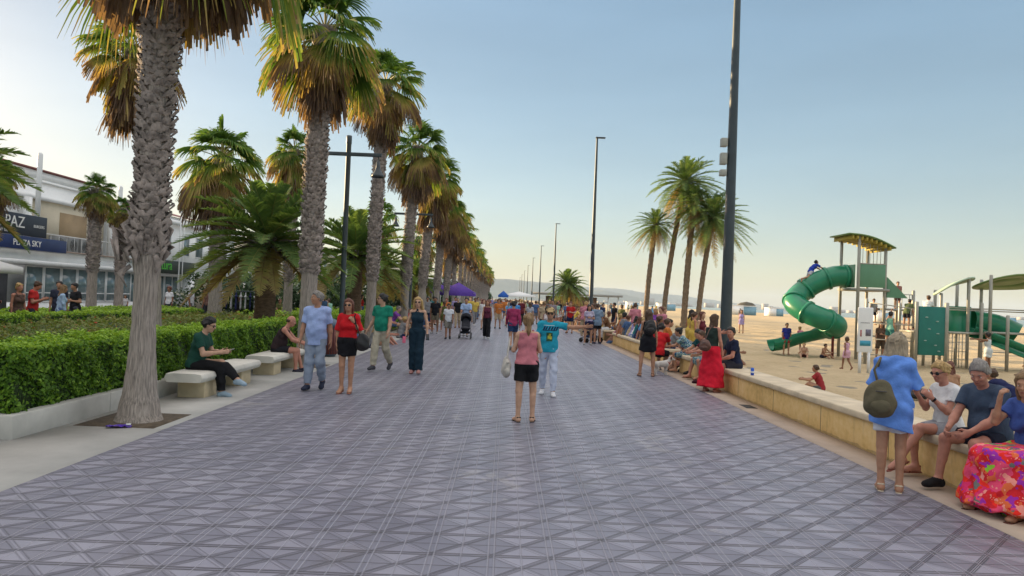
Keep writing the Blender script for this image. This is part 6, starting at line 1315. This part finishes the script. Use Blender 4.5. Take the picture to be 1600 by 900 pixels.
# ================================================================ SMALL THINGS
LEATH = pm('black_leather', (.012, .011, .012), .2, 8, .45); KHAK = cloth((.12, .105, .065), 'khaki')
def bag(name, loc, rz, mat, label, size=(.15, .10, .15), strap=None, flap=True, cat='bag'):
    o = empty(name, loc, rz, label, cat)
    w_, d_, h_ = size; G_ = [([E((0, 0, -h_ * .2), (w_, d_, h_ * .8)), E((0, 0, h_ * .35), (w_ * .75, d_ * .7, h_ * .65))], .04, [])]
    link('body', sdf_mesh('body', G_, .009, [mat], .006, 4), o)
    if flap: link('pocket', sdf_mesh('pocket', [([E((0, -d_ * .8, -h_ * .35), (w_ * .6, d_ * .4, h_ * .38))], .02, [])], .009, [mat], .003, 2), o); MB().box(-w_ * .35, w_ * .35, -d_ * 1.1, -d_ * .9, h_ * .42, h_ * .47).obj('buckle', LEATH, o, bevel=.005)
    if strap is not None: MB().tube([np.array(p, float) for p in strap], .012, 6, sq=.5).obj('strap', mat, o, smooth=True)
    return o
bag('backpack', (3.74, 7.08, .96), R(-22), KHAK, 'khaki cloth backpack hanging from the shoulder of the blue shirt woman', (.15, .11, .19), [(-.02, .06, .17), (-.05, .05, .28), (.0, .10, .38), (.02, .2, .40), (0, .26, .3)], cat='backpack')
bag('backpack', (3.63, 17.84, 1.24), R(-6), LEATH, 'dark backpack worn by the woman in the short black dress', (.155, .09, .19), [(-.1, .04, .12), (-.11, .12, .2), (-.1, .2, .2)], cat='backpack')
bag('shoulder_bag', (-2.5, 12.74, .93), R(170), LEATH, 'black handbag at the hip of the woman in the red blouse', (.13, .06, .16), [(.05, 0, .1), (.12, .04, .3), (.14, .08, .45), (.10, .14, .5)])
bag('shoulder_bag', (.05, 10.55, .80), R(10), cloth((.50, .47, .42), 'canvas'), 'off white tote bag at the left hip of the ponytail woman', (.07, .12, .16), [(0, -.05, .12), (.03, 0, .35), (.05, .05, .45), (.02, .06, .2)])
bag('shoulder_bag', (4.2, 14.95, 1.0), R(-40), pm('brown_leather', (.11, .05, .035), .2, 8, .5), 'round brown leather bag on the hip of the long haired woman', (.13, .07, .13), [(0, 0, .1), (.05, .05, .3), (.1, .1, .42)])
bag('shoulder_bag', (9.0, 15.4, .12), 0, LEATH, 'black bag lying on the sand beside the red haired woman', (.3, .14, .12))
def phone(loc, rot, label, mat=BLK):
    o = MB().box(-.037, .037, -.075, .075, -.004, .004).obj('phone', mat, loc=loc, bevel=.003, label=label, cat='phone'); o.rotation_euler = rot; return o
q = (wpt(ph7, s7, 'lwr') + wpt(ph7, s7, 'rwr')) / 2; phone((q[0] + .12, q[1], q[2] + .03), (R(25), 0, R(-90)), 'phone held by the young man on the bench', pm('pale_phone', (.45, .42, .4), .05))
phone((-1.74, 16.35, .86), (R(70), 0, R(20)), 'dark phone in the hand of the blond woman')
phone((-2.27, 16.35, .78), (R(80), 0, 0), 'small pink phone in the other hand of the blond woman', pm('pink_case', (.6, .12, .2), .05))
phone((.42, 10.95, 1.02), (R(60), 0, 0), 'phone held up by the ponytail woman')
# drinks can, bottle, litter
o = empty('drinks_can', (4.88, 14.0, .5), 0, 'blue and white drinks can standing on the wall coping', 'can')
MB().lathe([(0, 0), (.026, 0), (.033, .008), (.033, .05)], n=18).obj('body', pm('can_blue', (.01, .06, .40), .1, 20, .3, 0), o, smooth=True); MB().lathe([(.0332, .05), (.0332, .085)], n=18).obj('label', pm('can_white', (.6, .62, .66), .1, 30, .3, 0), o, smooth=True)
MB().lathe([(.033, .085), (.033, .13), (.027, .145), (.025, .14), (0, .14)], n=18).obj('top', pm('can_top_blue', (.012, .10, .55), .1, 20, .3, 0), o, smooth=True)
o = empty('plastic_bottle', (4.92, 16.35, .5), 0, 'small clear blue water bottle on the wall beside the seated couple', 'bottle')
MB().lathe([(0, 0), (.03, 0), (.033, .02), (.03, .07), (.033, .12), (.03, .16), (.012, .2), (.012, .22), (0, .22)], n=14).obj('body', pm('bottle_plastic', (.35, .5, .62), .1, 5, .15), o, smooth=True); MB().lathe([(.014, .205), (.014, .23), (0, .23)], n=12).obj('cap', pm('cap_blue', (.02, .08, .4), .1), o)
o = empty('plastic_wrapper', (-4.75, 9.0, .005), R(20), 'crumpled purple and white wrapper at the foot of the massive palm', 'litter')
rr = np.random.RandomState(4); V = [(x_, y_, .01 + .03 * rr.rand()) for y_ in np.linspace(-.05, .05, 5) for x_ in np.linspace(-.14, .14, 9)]; F = [(j * 9 + i, j * 9 + i + 1, j * 9 + i + 10, j * 9 + i + 9) for j in range(4) for i in range(8)]
b = MB(); b.add(V, F); c = b.obj('film', pm('purple_film', (.07, .025, .32), .3, 20, .3), o); m_ = c.modifiers.new('t', 'SOLIDIFY'); m_.thickness = .006
MB().box(.08, .13, -.02, .03, .03, .045).obj('tag', WM, o)
# the print on the turquoise t-shirt: strokes laid on the cloth by ray casting
shirt = [c for c in tq.children if c.name.startswith('t_shirt')][0]
from mathutils.bvhtree import BVHTree
bv = BVHTree.FromPolygons([v.co for v in shirt.data.vertices], [tuple(p.vertices) for p in shirt.data.polygons])
def decal(x0, x1, z0, z1, mat, name='print', n=8, sh=0):
    V = []; F = []
    for j in range(n + 1):
        for i in range(n + 1):
            x_ = x0 + (x1 - x0) * i / n + sh * j / n; z_ = z0 + (z1 - z0) * j / n; hit = bv.ray_cast(Vector((x_, .6, z_)), Vector((0, -1, 0)))[0]
            y_ = hit.y + .004 if hit else .12; V.append((x_, y_, z_))
    for j in range(n):
        for i in range(n): q = j * (n + 1) + i; F.append((q, q + n + 1, q + n + 2, q + 1))
    b = MB(); b.add(V, F); b.add(np.array(V) - (0, .003, 0), [f[::-1] for f in F]); return b.obj(name, mat, shirt)
PD = cloth((.012, .015, .06), 'ink'); PY = cloth((.45, .42, .06), 'ink2'); PGN = cloth((.03, .09, .05), 'ink3'); PW = cloth((.6, .6, .6), 'ink4')
for x_ in (-.13, -.085, -.035, .02, .075, .12): decal(x_ - .016, x_ + .016, 1.30, 1.37, PD, sh=-.03); 
decal(-.14, .14, 1.285, 1.297, PD, n=14); decal(-.09, .12, 1.385, 1.393, PW, n=12)
decal(-.06, .06, 1.08, 1.25, PGN, n=10)
for x_, z_ in ((-.03, 1.12), (.01, 1.13), (-.01, 1.17)): 
    d_ = decal(x_ - .02, x_ + .025, z_, z_ + .06, PY, n=4); d_.location.y = .003
# pushchairs
def pushchair(x, y, rz, label, fab, seat_c):
    o = empty('pushchair', (x, y, 0), rz, label, 'pushchair')
    WH_ = MB()
    for sx in (-.25, .25):
        for yy, r_ in ((.38, .10), (-.32, .13)):
            w_ = MB(); w_.tube([(-.02, 0, 0), (.02, 0, 0)], r_, 16); w_.obj('wheel', BLK, o, (sx, yy, r_))
    b = MB()
    for sx in (-.23, .23):
        b.tube([(sx, .38, .12), (sx, .05, .45), (sx, -.45, 1.0)], .013, 6); b.tube([(sx, -.32, .14), (sx, .02, .48)], .013, 6)
    b.tube([(-.23, -.45, 1.0), (-.2, -.5, 1.05), (.2, -.5, 1.05), (.23, -.45, 1.0)], .018, 6); b.tube([(-.23, .38, .14), (.23, .38, .14)], .012, 6); b.obj('frame', pm('steel_tube', (.10, .10, .11), .1, 4, .35), o, smooth=True)
    G_ = [([C((0, .28, .48), (0, -.05, .44), .17, .2, fl=((0, 0, 1.), .35)), C((0, -.08, .45), (0, -.28, .88), .19, .19, fl=((0, 1., 0), .35))], .05, [])]
    link('seat', sdf_mesh('seat', G_, .015, [seat_c], .004, 1), o)
    link('hood', sdf_mesh('hood', [([E((0, -.2, .88), (.24, .30, .24)), dict(E((0, .03, .78), (.22, .24, .2)), sub=1)], .03, [((0, 0, .80), np.array((0, .35, -1.)))])], .015, [fab], .003, 2), o)
    MB().box(-.2, .2, -.2, .2, .22, .32).obj('basket', fab, o, bevel=.03); return o
pushchair(-1.7, 31.35, R(180), 'black stroller pushed by the man in the light blue shirt', cloth((.015, .016, .022), 'strol'), cloth((.05, .05, .06), 'st2'))
pushchair(3.9, 32.1, R(115), 'dark blue pushchair parked at the end of the second wall', cloth((.02, .05, .12), 'strol2'), cloth((.03, .03, .04), 'st2'))
# the dog
def dog(x, y, rz, label):
    v = lambda *a: np.array(a, float)
    P = [C(v(0, -.13, .29), v(0, .12, .30), .072, .088), C(v(0, .12, .30), v(0, .22, .38), .075, .05), E(v(0, .26, .44), (.052, .062, .052)), C(v(0, .29, .425), v(0, .37, .41), .032, .022), C(v(0, -.19, .32), v(0, -.27, .42), .018, .009)]
    for sx in (-.045, .045):
        P += [C(v(sx, .14, .27), v(sx, .13, .15), .032, .018), C(v(sx, .13, .15), v(sx, .14, .025), .018, .015), E(v(sx, .155, .018), (.02, .032, .016)), C(v(sx, -.14, .28), v(sx * 1.1, -.10, .17), .045, .024), C(v(sx * 1.1, -.10, .17), v(sx * 1.1, -.17, .10), .022, .014), C(v(sx * 1.1, -.17, .10), v(sx * 1.1, -.155, .02), .014, .014), E(v(sx * 1.1, -.14, .016), (.02, .032, .015))]
    me = sdf_mesh('dog', [(P, .025, [])], .008, [pm('white_fur', (.55, .52, .48), .12, 12, .9, .5, 60)], .002, 3); o = link('dog', me, None, (x, y, 0), rz); tag(o, label, 'dog')
    BR = pm('brown_fur', (.16, .05, .03), .2, 12, .9, .4, 60)
    for sx in (-1, 1): MB().ell((sx * .05, .25, .455), (.014, .028, .042), 8, 6).obj('ear', BR, o, smooth=True)
    MB().ell((0, .39, .415), (.012, .01, .01), 8, 6).obj('nose', BLK, o); MB().tube([(0, .17, .33), (0, .18, .345)], .078, 12).obj('collar', pm('red_collar', (.4, .02, .02), .1), o)
    for sx in (-1, 1): MB().ell((sx * .028, .31, .455), (.007, .006, .007), 6, 4).obj('eye', BLK, o)
dog(4.05, 18.35, R(-75), 'small white dog with brown ears at the feet of the black dress')
# clothes rails / market bits behind the first date palm
o = empty('clothes_rail', (-13.4, 36.8, 0), R(10), 'rail of white and navy garments displayed by the shop', 'clothes rail')
b = MB(); b.tube([(-1.2, 0, 0), (-1.2, 0, 1.65), (1.2, 0, 1.65), (1.2, 0, 0)], .025, 8); b.obj('frame', LM, o)
for i in range(10):
    x_ = -1.05 + i * .23; c_ = [(.6, .6, .62), (.02, .03, .1), (.6, .6, .62), (.03, .04, .14), (.5, .5, .52)][i % 5]
    link('garment', sdf_mesh('garment', [([C((x_, 0, 1.5), (x_, 0, .85), .1, .15, fl=((1., 0, 0), .25)), C((x_, -.16, 1.38), (x_, .16, 1.38), .05, .05)], .03, [])], .02, [cloth(c_, 'g')], .01, i), o)
